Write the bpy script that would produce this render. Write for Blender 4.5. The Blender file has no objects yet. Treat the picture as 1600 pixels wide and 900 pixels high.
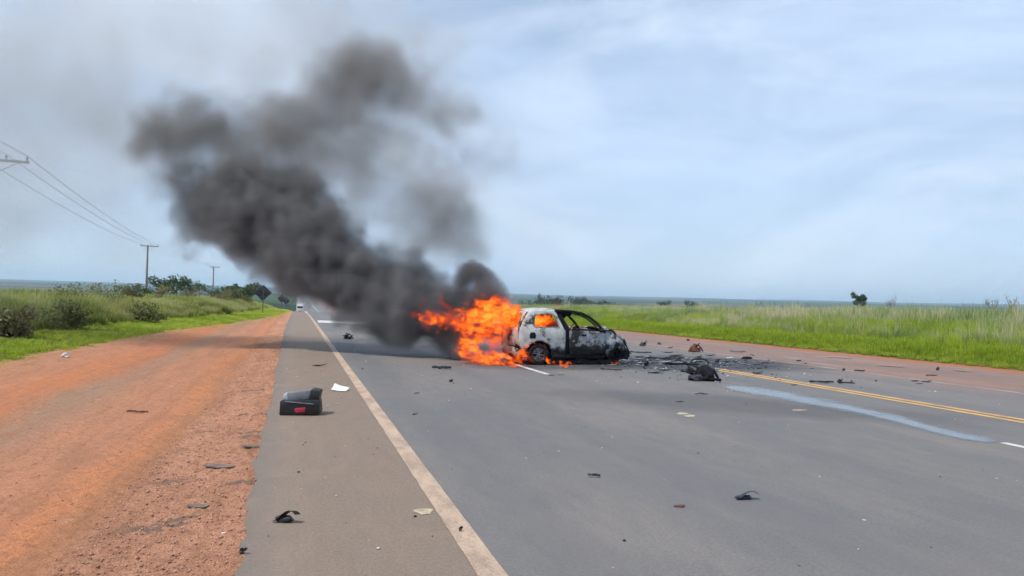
import bpy, bmesh, math, random
import numpy as np
from mathutils import Vector, Matrix, noise as mnoise
from mathutils.geometry import delaunay_2d_cdt

sc = bpy.context.scene
C = sc.collection
R = math.radians

# ------------------------------------------------------------------ camera
# world axes follow the road: x = across (right), y = along the road, z = up, road surface z = 0
CAM_H, FPX = 1.6, 1155.0
YAW, PITCH, ROLL = R(16.148), R(1.208), R(1.43)
fw = Vector((math.sin(YAW)*math.cos(PITCH), math.cos(YAW)*math.cos(PITCH), math.sin(PITCH)))
r0 = Vector((math.cos(YAW), -math.sin(YAW), 0)); u0 = r0.cross(fw)
cr = r0*math.cos(ROLL) + u0*math.sin(ROLL)
cu = u0*math.cos(ROLL) - r0*math.sin(ROLL)
cd = bpy.data.cameras.new('camera'); cam = bpy.data.objects.new('camera', cd); C.objects.link(cam)
cd.sensor_width = 36; cd.lens = 36*FPX/1600; cd.clip_end = 30000; cd.clip_start = 0.05
m = Matrix((cr, cu, -fw)).transposed().to_4x4(); m.translation = (0, 0, CAM_H)
cam.matrix_world = m; sc.camera = cam

def ray(px, py):
    return cr*((px-800)/FPX) + cu*((450-py)/FPX) + fw
def ground(px, py, z=0.0):
    d = ray(px, py); return Vector((0, 0, CAM_H)) + d*((z-CAM_H)/d.z)
def deep(px, py, depth):
    return Vector((0, 0, CAM_H)) + ray(px, py)*depth

# ------------------------------------------------------------------ light
SUN_EL = R(60)
tr = (r0*0.80 + Vector((math.sin(YAW), math.cos(YAW), 0))*0.58).normalized()     # light travels this way over the ground
w = bpy.data.worlds.new('World'); sc.world = w; w.use_nodes = True
nt = w.node_tree; N = nt.nodes; Lk = nt.links
bg = N['Background']
sky = N.new('ShaderNodeTexSky'); sky.sky_type = 'NISHITA'; sky.sun_disc = False
sky.sun_elevation = SUN_EL; sky.sun_rotation = math.atan2(-tr.x, -tr.y)
sky.altitude = 400; sky.air_density = 1.0; sky.dust_density = 1.0; sky.ozone_density = 1.4
tc = N.new('ShaderNodeTexCoord')
mp = N.new('ShaderNodeMapping'); mp.inputs['Scale'].default_value = (1.0, 1.0, 3.4); mp.inputs['Rotation'].default_value = (0.10, 0.05, 0.5)
cn = N.new('ShaderNodeTexNoise'); cn.inputs['Scale'].default_value = 2.6; cn.inputs['Detail'].default_value = 7; cn.inputs['Roughness'].default_value = 0.55; cn.inputs['Distortion'].default_value = 0.5
cr1 = N.new('ShaderNodeMapRange'); cr1.inputs[1].default_value = 0.36; cr1.inputs[2].default_value = 0.68; cr1.inputs[3].default_value = 0.50; cr1.inputs[4].default_value = 0.95
mx = N.new('ShaderNodeMix'); mx.data_type = 'RGBA'
mx.inputs['B'].default_value = (5.35, 6.7, 8.7, 1)          # thin high cloud
Lk.new(tc.outputs['Generated'], mp.inputs['Vector']); Lk.new(mp.outputs[0], cn.inputs['Vector'])
Lk.new(cn.outputs['Fac'], cr1.inputs[0]); Lk.new(cr1.outputs[0], mx.inputs['Factor'])
Lk.new(sky.outputs[0], mx.inputs['A'])
mp2 = N.new('ShaderNodeMapping'); mp2.inputs['Scale'].default_value = (1.0, 1.0, 2.6); mp2.inputs['Location'].default_value = (3.1, 0.4, 0.0); mp2.inputs['Rotation'].default_value = (0.0, 0.25, 0.0)
cn2 = N.new('ShaderNodeTexNoise'); cn2.inputs['Scale'].default_value = 2.3; cn2.inputs['Detail'].default_value = 8; cn2.inputs['Roughness'].default_value = 0.58; cn2.inputs['Distortion'].default_value = 0.9
cr2 = N.new('ShaderNodeMapRange'); cr2.inputs[1].default_value = 0.46; cr2.inputs[2].default_value = 0.72; cr2.inputs[3].default_value = 0.0; cr2.inputs[4].default_value = 0.70
mx2 = N.new('ShaderNodeMix'); mx2.data_type = 'RGBA'; mx2.inputs['B'].default_value = (6.9, 7.8, 9.0, 1)     # brighter wisps
Lk.new(tc.outputs['Generated'], mp2.inputs['Vector']); Lk.new(mp2.outputs[0], cn2.inputs['Vector']); Lk.new(cn2.outputs['Fac'], cr2.inputs[0])
Lk.new(cr2.outputs[0], mx2.inputs['Factor']); Lk.new(mx.outputs['Result'], mx2.inputs['A']); Lk.new(mx2.outputs['Result'], bg.inputs['Color'])
bg.inputs['Strength'].default_value = 0.128
sl = bpy.data.lights.new('sun', 'SUN'); sun = bpy.data.objects.new('sun', sl); C.objects.link(sun)
sl.energy = 3.6; sl.angle = R(0.6); sl.color = (1.0, 0.95, 0.87)
sun.rotation_euler = Vector((tr.x*math.cos(SUN_EL), tr.y*math.cos(SUN_EL), -math.sin(SUN_EL))).to_track_quat('-Z', 'Y').to_euler()
sun.location = (0, 0, 60)
vs = sc.view_settings; vs.view_transform = 'Standard'; vs.look = 'None'; vs.gamma = 1; vs.use_curve_mapping = False
vs.exposure = 0.0
cy = sc.cycles
cy.use_denoising = True; cy.use_adaptive_sampling = True; cy.adaptive_threshold = 0.03; cy.adaptive_min_samples = 16; cy.max_bounces = 6; cy.volume_bounces = 1; cy.transparent_max_bounces = 24
cy.volume_step_rate = 2.0; cy.volume_max_steps = 160; cy.caustics_reflective = False; cy.caustics_refractive = False

# ------------------------------------------------------------------ helpers
def mesh_obj(name, verts, faces, mat=None, parent=None, smooth=False, loc=None):
    me = bpy.data.meshes.new(name); me.from_pydata([tuple(v) for v in verts], [], [tuple(f) for f in faces]); me.update()
    if mat: me.materials.append(mat)
    if smooth: me.polygons.foreach_set('use_smooth', [True]*len(me.polygons))
    o = bpy.data.objects.new(name, me); C.objects.link(o)
    if parent: o.parent = parent
    if loc is not None: o.location = loc
    return o
def np_obj(name, V, F, mat=None, smooth=False, parent=None):
    """V (n,3), F (m,k) arrays -> mesh object"""
    V = np.asarray(V, np.float32); F = np.asarray(F, np.int32); k = F.shape[1]
    me = bpy.data.meshes.new(name); me.vertices.add(len(V)); me.vertices.foreach_set('co', V.ravel())
    me.loops.add(F.size); me.loops.foreach_set('vertex_index', F.ravel())
    me.polygons.add(len(F)); me.polygons.foreach_set('loop_start', np.arange(0, F.size, k, dtype=np.int32))
    if smooth: me.polygons.foreach_set('use_smooth', np.ones(len(F), bool))
    me.update(calc_edges=True); me.validate()
    if mat: me.materials.append(mat)
    o = bpy.data.objects.new(name, me); C.objects.link(o)
    if parent: o.parent = parent
    return o
def bm_obj(name, bm, mat=None, parent=None, smooth=False, sharp=None):
    me = bpy.data.meshes.new(name); bm.to_mesh(me); bm.free()
    if mat: me.materials.append(mat)
    if smooth: me.polygons.foreach_set('use_smooth', [True]*len(me.polygons))
    if sharp: me.set_sharp_from_angle(angle=R(sharp))
    o = bpy.data.objects.new(name, me); C.objects.link(o)
    if parent: o.parent = parent
    return o
def empty(name, loc=(0, 0, 0), rz=0.0, parent=None):
    o = bpy.data.objects.new(name, None); C.objects.link(o); o.location = loc; o.rotation_euler = (0, 0, rz)
    o.empty_display_size = 0.2
    if parent: o.parent = parent
    return o
def tag(o, label=None, cat=None, group=None, kind=None):
    if label: o['label'] = label
    if cat: o['category'] = cat
    if group: o['group'] = group
    if kind: o['kind'] = kind
    return o
def bx(bm, c, s, rot=None, bev=0.0):
    M = Matrix.Translation(c) @ (rot if rot else Matrix.Identity(4)) @ Matrix.Diagonal((*s, 1))
    g = bmesh.ops.create_cube(bm, size=1, matrix=M)
    if bev:
        es = list({e for v in g['verts'] for e in v.link_edges})
        bmesh.ops.bevel(bm, geom=es, offset=bev, segments=2, affect='EDGES', profile=0.5)
def tube(bm, pts, rad, n=6, cap=True):
    pts = [Vector(p) for p in pts]; rings = []
    rads = rad if hasattr(rad, '__len__') else [rad]*len(pts)
    for i, p in enumerate(pts):
        t = (pts[min(i+1, len(pts)-1)] - pts[max(i-1, 0)]).normalized()
        a = t.orthogonal().normalized() if i == 0 else (a - t*a.dot(t)).normalized()
        b = t.cross(a)
        rings.append([bm.verts.new(p + (a*math.cos(2*math.pi*k/n) + b*math.sin(2*math.pi*k/n))*rads[i]) for k in range(n)])
    for i in range(len(rings)-1):
        for k in range(n):
            bm.faces.new((rings[i][k], rings[i][(k+1) % n], rings[i+1][(k+1) % n], rings[i+1][k]))
    if cap and n > 2:
        bm.faces.new(rings[0][::-1]); bm.faces.new(rings[-1])

# ---- materials
class Mat:
    def __init__(s, name, rough=0.8, spec=0.3):
        s.m = bpy.data.materials.new(name); s.m.use_nodes = True
        s.t = s.m.node_tree; s.b = s.t.nodes['Principled BSDF']; s.out = s.t.nodes['Material Output']
        s.b.inputs['Roughness'].default_value = rough; s.b.inputs['Specular IOR Level'].default_value = spec
        s.co = s.n('ShaderNodeTexCoord').outputs['Object']
    def n(s, k, **kw):
        x = s.t.nodes.new(k)
        for a, v in kw.items(): setattr(x, a, v)
        return x
    def l(s, a, b): s.t.links.new(a, b)
    def put(s, sock, v):
        if hasattr(v, 'is_output') or isinstance(v, bpy.types.NodeSocket): s.l(v, sock)
        else: sock.default_value = v
    def noise(s, scale, detail=4, rough=0.55, vec=None, stretch=None, dist=0.0):
        x = s.n('ShaderNodeTexNoise'); x.inputs['Scale'].default_value = scale; x.inputs['Detail'].default_value = detail
        x.inputs['Roughness'].default_value = rough; x.inputs['Distortion'].default_value = dist
        v = vec or s.co
        if stretch:
            mp = s.n('ShaderNodeMapping'); mp.inputs['Scale'].default_value = stretch; s.l(v, mp.inputs['Vector']); v = mp.outputs[0]
        s.l(v, x.inputs['Vector']); return x.outputs['Fac']
    def math(s, op, a, b=0.0, c=0.0, clamp=False):
        x = s.n('ShaderNodeMath', operation=op, use_clamp=clamp)
        s.put(x.inputs[0], a); s.put(x.inputs[1], b)
        if op in ('MULTIPLY_ADD', 'SMOOTH_MIN', 'SMOOTH_MAX', 'COMPARE'): s.put(x.inputs[2], c)
        return x.outputs[0]
    def rng(s, v, a, b, c=0.0, d=1.0, smooth=False):
        x = s.n('ShaderNodeMapRange'); s.put(x.inputs[0], v)
        if smooth: x.interpolation_type = 'SMOOTHSTEP'
        for i, q in enumerate((a, b, c, d)): x.inputs[i+1].default_value = q
        return x.outputs[0]
    def mix(s, f, a, b, mode='MIX'):
        x = s.n('ShaderNodeMix', data_type='RGBA', blend_type=mode)
        s.put(x.inputs['Factor'], f)
        for k, v in (('A', a), ('B', b)):
            s.put(x.inputs[k], (*v, 1) if isinstance(v, tuple) and len(v) == 3 else v)
        return x.outputs['Result']
    def ramp(s, f, stops, interp='LINEAR'):
        x = s.n('ShaderNodeValToRGB'); s.put(x.inputs[0], f); e = x.color_ramp.elements; x.color_ramp.interpolation = interp
        while len(e) < len(stops): e.new(0.5)
        for i, (p, c) in enumerate(stops): e[i].position = p; e[i].color = (*c, 1)
        return x.outputs[0]
    def xyz(s):
        x = s.n('ShaderNodeSeparateXYZ'); s.l(s.co, x.inputs[0]); return x.outputs
    def attr(s, name, kind='GEOMETRY'):
        x = s.n('ShaderNodeAttribute', attribute_name=name, attribute_type=kind); return x
    def color(s, v): s.put(s.b.inputs['Base Color'], (*v, 1) if isinstance(v, tuple) and len(v) == 3 else v)
    def rough(s, v): s.put(s.b.inputs['Roughness'], v)
    def bump(s, h, strength=0.5, dist=0.02):
        x = s.n('ShaderNodeBump'); x.inputs['Strength'].default_value = strength; x.inputs['Distance'].default_value = dist
        s.put(x.inputs['Height'], h); s.l(x.outputs[0], s.b.inputs['Normal'])
    def blob(s, cx, cy, a, b, ang=0.0, amp=0.5, scale=0.8, soft=0.5):
        """1 inside an uneven patch of the ground centred on (cx, cy), 0 outside"""
        x, y, _ = s.xyz(); dx = s.math('SUBTRACT', x, cx); dy = s.math('SUBTRACT', y, cy)
        ca, sa = math.cos(ang), math.sin(ang)
        p = s.math('ADD', s.math('MULTIPLY', dx, ca/a), s.math('MULTIPLY', dy, sa/a))
        q = s.math('ADD', s.math('MULTIPLY', dx, -sa/b), s.math('MULTIPLY', dy, ca/b))
        r = s.math('SQRT', s.math('ADD', s.math('MULTIPLY', p, p), s.math('MULTIPLY', q, q)))
        r = s.math('ADD', r, s.math('MULTIPLY', s.math('SUBTRACT', s.noise(scale, 6, 0.6), 0.5), amp*2))
        return s.rng(r, 1.0-soft/2, 1.0+soft/2, 1.0, 0.0, True)
def flat(name, col, rough=0.6, spec=0.4, metal=0.0, var=0.25, scale=30.0):
    M = Mat(name, rough, spec); n = M.noise(scale, 4, 0.6)
    lo = tuple(c*(1-var) for c in col); hi = tuple(min(1, c*(1+var)) for c in col)
    M.color(M.mix(M.rng(n, 0.3, 0.7), lo, hi)); M.b.inputs['Metallic'].default_value = metal
    M.rough(M.rng(n, 0.3, 0.7, max(0.05, rough-0.12), min(1, rough+0.12)))
    return M.m

rng = np.random.default_rng(7)

# ------------------------------------------------------------------ terrain heights
RS = np.array([-50, 70, 120, 180, 260, 330, 420, 560, 750, 950, 1200, 2000, 9000.])
RZ = np.array([0, 0, -.40, -1.7, -3.7, -4.3, -3.6, -1.0, 2.4, 5.4, 8, 16, 60.])
_s = np.linspace(-50, 2000, 1026); _z = np.interp(_s, RS, RZ)
_k = np.hanning(31); _k /= _k.sum(); _zs = np.convolve(np.pad(_z, 15, mode='edge'), _k, 'valid')
_zs[_s < 60] = 0
def road_z(s): return np.interp(s, _s, _zs)
def sstep(x, a, b):
    t = np.clip((x-a)/(b-a), 0, 1); return t*t*(3-2*t)
def grass_edge(s):                                     # left border of the bare dirt
    return np.interp(s, [-20, 12, 17.4, 31.4, 45, 61, 80, 110, 400], [-6.2, -6.0, -5.8, -5.1, -3.6, -1.9, -1.3, -1.0, -1.0])
def wob(x, y, f, seed=0.0):
    return (np.sin(x*f*1.0+y*f*0.7+seed)+np.sin(-x*f*0.6+y*f*1.3+seed*2.1+1.7)+np.sin(x*f*1.9-y*f*0.4+seed*.7)*.6+np.sin(x*f*.5+y*f*2.3+4.+seed)*.5)/3.1
def terrain(x, y):
    x = np.asarray(x, float); y = np.asarray(y, float)
    zr = road_z(np.clip(y, -50, 2000))
    r = np.hypot(x, y)
    far = np.interp(r, [0, 120, 300, 600, 1200, 2200, 4000, 6000, 7600], [0, 0, -1.8, -3, 3, 18, 47, 80, 96])
    far = far + wob(x, y, 1/420., 1.0)*np.interp(r, [150, 600, 3000, 7000], [0, 1.2, 4, 7])
    # right field
    hr = 0.55*sstep(x, 21.2, 28) + 0.25*wob(x, y, .09, 2.)*sstep(x, 24, 34)
    # left bank
    e = grass_edge(y)
    hl = 0.16*sstep(e-x, .2, 2.5) + 0.50*sstep(e-x, 2.4, 5.0) + 0.25*wob(x, y, .21, 5.)*sstep(e-x, 3, 7)
    side = np.where(x > 10, hr, hl)
    lat = np.where(x > 10, x-21, np.maximum(e-x, 0))
    t = sstep(np.maximum(lat, 0), 30, 220)
    near = zr + side
    base = near*(1-t) + far*t
    t2 = sstep(r, 900, 1700); base = base*(1-t2) + far*t2
    corr = sstep(x, e-.9, e+.1)*(1-sstep(x, 20.6, 21.3))
    return base - 0.16*corr*(1-sstep(r, 900, 1700))

# ------------------------------------------------------------------ ground materials
GX = ground(1160, 633)                                   # old dark oil patch beside the wet streak
FX = ground(1050, 566)                                   # soot where the nose of the car burned out
def ground_mat():
    M = Mat('ground_soil', 0.95, 0.1); x, y, _ = M.xyz()
    v = M.n('ShaderNodeTexVoronoi', feature='F1'); v.inputs['Scale'].default_value = 0.0021
    mpn = M.n('ShaderNodeMapping'); mpn.inputs['Scale'].default_value = (1, .55, 0); M.l(M.co, mpn.inputs[0]); M.l(mpn.outputs[0], v.inputs['Vector'])
    sp = M.n('ShaderNodeSeparateColor'); M.l(v.outputs['Color'], sp.inputs[0])
    fields = M.ramp(sp.outputs[0], [(0, (.035, .06, .03)), (.25, (.05, .085, .035)), (.45, (.11, .125, .06)), (.62, (.04, .065, .03)), (.8, (.14, .11, .075)), (1, (.065, .095, .04))], 'CONSTANT')
    woods = M.rng(M.noise(.0042, 6, .6, stretch=(1, 1.0, 0)), .50, .55)
    far = M.mix(woods, fields, (.018, .034, .018))
    fine = M.noise(1.3, 5, .6)
    nearc = M.mix(M.rng(fine, .35, .65), (.055, .085, .02), (.16, .13, .055))
    soil = M.rng(M.noise(.35, 5, .6), .52, .6)
    nearc = M.mix(M.math('MULTIPLY', soil, .8), nearc, (.17, .085, .05))
    d = M.n('ShaderNodeVectorMath', operation='LENGTH'); M.l(M.co, d.inputs[0])
    M.color(M.mix(M.rng(d.outputs['Value'], 180, 420, smooth=True), nearc, far))
    M.bump(fine, .6, .1); return M.m
def asphalt(name, base, warm, dust=0.0):
    M = Mat(name, .85, .25); x, y, _ = M.xyz()
    a = M.noise(85, 3, .7); b = M.noise(.45, 5, .6, stretch=(1, .35, 1)); c = M.noise(6, 5, .6, stretch=(1, .3, 1)); g = M.noise(260, 2, .6)
    col = M.mix(M.rng(b, .36, .64), base, warm)
    col = M.mix(M.math('MULTIPLY', M.rng(c, .35, .7), .35), col, tuple(q*.72 for q in base))
    k3 = M.noise(34, 3, .65)
    sp = M.math('ADD', M.math('ADD', M.math('MULTIPLY', M.math('SUBTRACT', a, .5), 1.1), M.math('MULTIPLY', M.math('SUBTRACT', g, .5), .9)), M.math('MULTIPLY', M.math('SUBTRACT', k3, .5), .7))
    vo = M.n('ShaderNodeTexVoronoi', feature='F1'); vo.inputs['Scale'].default_value = 4.2; M.l(M.co, vo.inputs['Vector']); sc_ = M.n('ShaderNodeSeparateColor'); M.l(vo.outputs['Color'], sc_.inputs[0])
    fleck = M.math('MULTIPLY', M.math('LESS_THAN', vo.outputs['Distance'], M.math('MULTIPLY', sc_.outputs[1], .07)), M.math('GREATER_THAN', sc_.outputs[0], .72))
    col = M.mix(fleck, col, M.mix(M.math('GREATER_THAN', sc_.outputs[2], .35), (.05, .045, .045), (.48, .45, .41)))
    col = M.mix(1.0, col, M.mix(M.math('ADD', sp, .5, clamp=True), (.50, .50, .51), (1.50, 1.49, 1.47)), 'MULTIPLY')
    M._h = M.math('ADD', M.math('MULTIPLY', a, .6), g)
    return M, col
def road_mat():
    M, col = asphalt('road_asphalt', (.152, .149, .152), (.200, .182, .168)); x, y, _ = M.xyz()
    # worn wheel tracks of each lane, running along the road
    wv = M.math('SINE', M.math('MULTIPLY', M.math('ADD', x, M.math('MULTIPLY', M.noise(.12, 2), 1.2)), 3.3))
    col = M.mix(M.math('MULTIPLY', M.rng(wv, .2, 1, smooth=True), .30), col, (.118, .121, .130))
    crk = M.noise(.9, 6, .7, stretch=(1.0, .05, 1)); col = M.mix(M.rng(crk, .62, .72, 0, .35), col, (.09, .09, .095))
    # pale scuffs and dust
    sc1 = M.rng(M.noise(11, 4, .5), .70, .76, 0, .55); col = M.mix(sc1, col, (.30, .28, .25))
    dust = M.math('MULTIPLY', M.rng(M.noise(.22, 5, .65), .48, .72), .35); col = M.mix(dust, col, (.22, .185, .16))
    # far lane is dusted red by the dirt beside it
    red = M.math('MULTIPLY', M.rng(x, 12.0, 15.6, smooth=True), M.rng(M.noise(.5, 5, .6), .30, .62)); col = M.mix(M.math('MULTIPLY', red, .75), col, (.27, .165, .13))
    oil = M.blob(GX.x, GX.y, 3.1, 1.1, -.62, .45, .9, .9); col = M.mix(M.math('MULTIPLY', oil, .45), col, (.062, .060, .066))
    so = M.blob(FX.x+.3, FX.y-.1, 3.6, 2.6, -.1, .6, 1.2, .9); col = M.mix(M.math('MULTIPLY', so, .92), col, (.034, .038, .046))
    ash = M.math('MULTIPLY', M.blob(FX.x, FX.y, 2.7, 1.6, -.15, .6, 2.6, .7), M.rng(M.noise(5.5, 6, .7, stretch=(.5, 1.5, 1)), .54, .64)); col = M.mix(M.math('MULTIPLY', ash, .7), col, (.26, .27, .30))
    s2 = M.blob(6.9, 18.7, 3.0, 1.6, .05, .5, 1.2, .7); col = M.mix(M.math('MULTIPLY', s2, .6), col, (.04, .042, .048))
    M.color(col); M.bump(M._h, .55, .006); M.rough(M.rng(M._h, .4, 1.2, .75, .95)); return M.m
def shoulder_mat():
    M, col = asphalt('shoulder_asphalt', (.222, .172, .136), (.240, .180, .138)); x, y, _ = M.xyz()
    dust = M.math('MULTIPLY', M.rng(M.math('ADD', x, M.math('MULTIPLY', M.noise(2.2, 5, .65), .5)), .30, -.15), .65)
    col = M.mix(dust, col, (.175, .150, .136))
    spill = M.math('MULTIPLY', M.rng(M.noise(1.1, 6, .7), .56, .72), .5); col = M.mix(spill, col, (.27, .20, .15))
    sc1 = M.rng(M.noise(13, 4, .5), .72, .77, 0, .6); col = M.mix(sc1, col, (.36, .31, .26))
    M.color(col); M.bump(M._h, .6, .006); return M.m
def red_mat():
    M, col = asphalt('dusty_red_shoulder', (.215, .15, .125), (.29, .175, .135)); x, y, _ = M.xyz()
    st = M.noise(.9, 6, .65, stretch=(1.3, .10, 1)); col = M.mix(M.rng(st, .48, .66, 0, .8), col, (.19, .155, .14))
    col = M.mix(M.rng(M.noise(1.4, 5, .6, stretch=(1.6, .12, 1)), .60, .68, 0, .6), col, (.40, .33, .28))
    edge = M.rng(M.math('ADD', x, M.math('MULTIPLY', M.noise(.8, 5, .6), 1.2)), 20.2, 21.0, smooth=True); col = M.mix(edge, col, (.34, .13, .065))
    M.color(col); M.bump(M._h, .6, .008); return M.m
def dirt_mat():
    M = Mat('red_dirt', .95, .1); x, y, _ = M.xyz()
    w1 = M.noise(.55, 4, .55, stretch=(1, .22, 1)); xw = M.math('ADD', x, M.math('MULTIPLY', M.math('SUBTRACT', w1, .5), 1.1))
    bands = M.ramp(M.rng(xw, -6.4, -.3), [(0, (.41, .225, .15)), (.18, (.43, .215, .135)), (.34, (.45, .18, .085)), (.42, (.44, .18, .088)), (.47, (.29, .20, .145)), (.53, (.28, .185, .135)), (.60, (.41, .21, .13)), (.70, (.38, .19, .12)), (.775, (.47, .205, .10)), (.82, (.40, .20, .11)), (.86, (.52, .285, .19)), (1, (.51, .275, .185))])
    a = M.noise(70, 4, .7); b = M.noise(9, 6, .65); c = M.noise(1.6, 5, .6, stretch=(1, .35, 1))
    col = M.mix(M.rng(c, .35, .68, 0, .55), bands, (.33, .175, .115))
    col = M.mix(M.rng(b, .52, .70, 0, .75), col, (.24, .125, .08))
    col = M.mix(M.rng(M.noise(2.6, 6, .7, stretch=(1, .6, 1)), .54, .66, 0, .6), col, (.29, .155, .10))
    col = M.mix(M.rng(M.noise(19, 4, .6), .60, .70, 0, .5), col, (.20, .115, .08))
    col = M.mix(M.rng(M.noise(5, 5, .6, stretch=(1, .5, 1)), .62, .74, 0, .6), col, (.46, .29, .20))
    col = M.mix(1.0, col, M.mix(M.rng(a, .25, .75), (.66, .62, .60), (1.50, 1.48, 1.46)), 'MULTIPLY')
    gz = M.rng(xw, -1.75, -1.25, smooth=True)
    # old grey tar scraps left on the gravel strip
    tar = M.math('MULTIPLY', M.rng(M.noise(1.5, 6, .62, stretch=(.55, 1.5, 1)), .595, .625), M.rng(x, -1.35, -1.0)); col = M.mix(M.math('MULTIPLY', tar, .85), col, (.165, .135, .118))
    gap_shade = M.math('MULTIPLY', M.rng(xw, -1.75, -1.25, .25, 1., smooth=True), M.rng(M.noise(42, 4, .7), .52, .64)); col = M.mix(M.math('MULTIPLY', gap_shade, .6), col, (.19, .105, .075))  # dark speckles paint the shadow in the gaps between gravel stones
    ruts = M.rng(M.noise(3.2, 6, .7, stretch=(1.4, .12, 1)), .50, .64, 0, .6); col = M.mix(ruts, col, (.30, .15, .09))
    col = M.mix(1.0, col, (1.05, .985, .92), 'MULTIPLY')
    M.color(col)
    h = M.math('ADD', M.math('MULTIPLY', a, M.rng(xw, -1.8, -1.2, .25, .8)), M.math('MULTIPLY', b, 1.4)); M.bump(h, .9, .035); return M.m
M_GROUND, M_ROAD, M_SHO, M_RED, M_DIRT = ground_mat(), road_mat(), shoulder_mat(), red_mat(), dirt_mat()

# ------------------------------------------------------------------ setting
def sheet(name, us, ss, zf, mat, smooth=True):
    U, S = np.meshgrid(us, ss); V = np.stack([U, S, zf(U, S)], -1).reshape(-1, 3)
    n = len(us); i = (np.arange(len(ss)-1)[:, None]*n + np.arange(n-1)[None]).ravel()
    o = np_obj(name, V, np.stack([i, i+1, i+n+1, i+n], 1), mat, smooth); tag(o, kind='structure'); return o
# ground: rings that widen outwards to the horizon
rr = np.concatenate([[0.0], np.geomspace(1.5, 60, 110), np.geomspace(61.5, 7600, 150)])
aa = np.unique(np.concatenate([np.linspace(-math.pi, math.pi, 121), np.linspace(R(16.1-48), R(16.1+48), 380)]))[:-1]
Rg, Ag = np.meshgrid(rr, aa, indexing='ij'); X = Rg*np.sin(Ag); Y = Rg*np.cos(Ag)
n = len(aa); i = np.arange(len(rr)-1)[:, None]*n; j = np.arange(n)[None]; j2 = (j+1) % n
F = np.stack([(i+j).ravel(), (i+n+j).ravel(), (i+n+j2).ravel(), (i+j2).ravel()], 1)
tag(np_obj('ground', np.stack([X, Y, terrain(X, Y)], -1).reshape(-1, 3), F, M_GROUND, True), kind='structure')
S_LONG = np.concatenate([np.arange(-14, 70, 2.0), np.arange(70, 400, 6.0), np.arange(400, 1160, 20.0)])
rz = lambda U, S: road_z(S)
sheet('road', np.array([1.15, 3, 5, 7, 9, 11, 13, 14.75]), S_LONG, rz, M_ROAD)
# paved shoulder with a ragged outer edge
s_f = np.concatenate([np.arange(-4, 14, .04), np.arange(14, 40, .12), np.arange(40, 110, .6), np.arange(110, 1160, 12)])
def ragged(s, k): return .055*wob(s, s*.3, 3.1, k) + .03*wob(s, s*.2, 11., k+2) + .016*wob(s, s, 37., k)
edgeL = -.26 - .0075*np.clip(s_f, 0, 40) + ragged(s_f, 1.)*np.interp(s_f, [0, 60, 200], [1, .8, 0])
def strip(name, left, right, s, zf, mat, ncol=3, drop=0.0):
    t = np.linspace(0, 1, ncol)[None]; U = left[:, None]*(1-t) + right[:, None]*t; S = np.repeat(s[:, None], ncol, 1)
    Z = zf(U, S)
    if drop: U = np.concatenate([U[:, :1]-.012, U], 1); S = np.concatenate([S[:, :1], S], 1); Z = np.concatenate([Z[:, :1]-drop, Z], 1)
    n = U.shape[1]; i = (np.arange(len(s)-1)[:, None]*n + np.arange(n-1)[None]).ravel()
    o = np_obj(name, np.stack([U, S, Z], -1).reshape(-1, 3), np.stack([i, i+1, i+n+1, i+n], 1), mat, False); tag(o, kind='structure'); return o
strip('paved_shoulder', edgeL, np.full_like(s_f, 1.15), s_f, rz, M_SHO, 4, .07)
strip('dusty_shoulder', np.full_like(S_LONG, 14.75), 21.25+.25*wob(S_LONG, S_LONG*.4, .5, 3.), S_LONG, lambda U, S: road_z(S)-.02-.03*np.clip(U-14.75, 0, 1), M_RED, 8)
def dirt_z(U, S):
    e = grass_edge(S); z = road_z(S) - .045
    z = z - .05*sstep(-U, .25, 1.2) + .012*wob(U, S, 5.3, 1.) + .02*wob(U, S, 1.1, 4.)
    for c, wd, dp in ((-1.75, .32, .035), (-2.6, .4, .03), (-3.7, .4, .04)): z = z - dp*np.exp(-((U-c-.25*np.sin(S*.09))/wd)**2)
    rough = sstep(U, -1.8, -1.2)
    z = z + (.006+.010*rough)*wob(U, S, 31., 2.) + (.003+.007*rough)*wob(U, S, 77., 6.)
    return z + .12*sstep(U-e, .8, -.5)
s_d = np.concatenate([np.arange(1, 12, .035), np.arange(12, 30, .12), np.arange(30, 140, .7)])
tt = np.concatenate([np.linspace(0, .30, 70), np.linspace(.31, 1, 70)])[None]
Ud = (-.10)*(1-tt) + (grass_edge(s_d)-1.0)[:, None]*tt; Sd = np.repeat(s_d[:, None], tt.shape[1], 1)
n = Ud.shape[1]; i = (np.arange(len(s_d)-1)[:, None]*n + np.arange(n-1)[None]).ravel()
tag(np_obj('dirt_shoulder', np.stack([Ud, Sd, dirt_z(Ud, Sd)], -1).reshape(-1, 3), np.stack([i, i+n, i+n+1, i+1], 1), M_DIRT, True), kind='structure')

# loose gravel on the strip beside the asphalt (one mass)
def rock_mesh(n_pts, pos, size, seed):
    r = np.random.default_rng(seed)
    base = np.array([(1, 0, 0), (-1, 0, 0), (0, 1, 0), (0, -1, 0), (0, 0, 1), (0, 0, -.6)], float)
    fc = np.array([(0, 2, 4), (2, 1, 4), (1, 3, 4), (3, 0, 4), (2, 0, 5), (1, 2, 5), (3, 1, 5), (0, 3, 5)])
    V = base[None]*size[:, None, None]*r.uniform(.55, 1.25, (n_pts, 6, 1))*np.stack([np.ones(n_pts), np.ones(n_pts), r.uniform(.45, .9, n_pts)], 1)[:, None]
    a = r.uniform(0, 6.28, n_pts); ca, sa = np.cos(a)[:, None], np.sin(a)[:, None]
    V = np.stack([V[..., 0]*ca - V[..., 1]*sa, V[..., 0]*sa + V[..., 1]*ca, V[..., 2]], -1) + pos[:, None]
    return V.reshape(-1, 3), (fc[None] + 6*np.arange(n_pts)[:, None, None]).reshape(-1, 3)
NG = 26000
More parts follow.
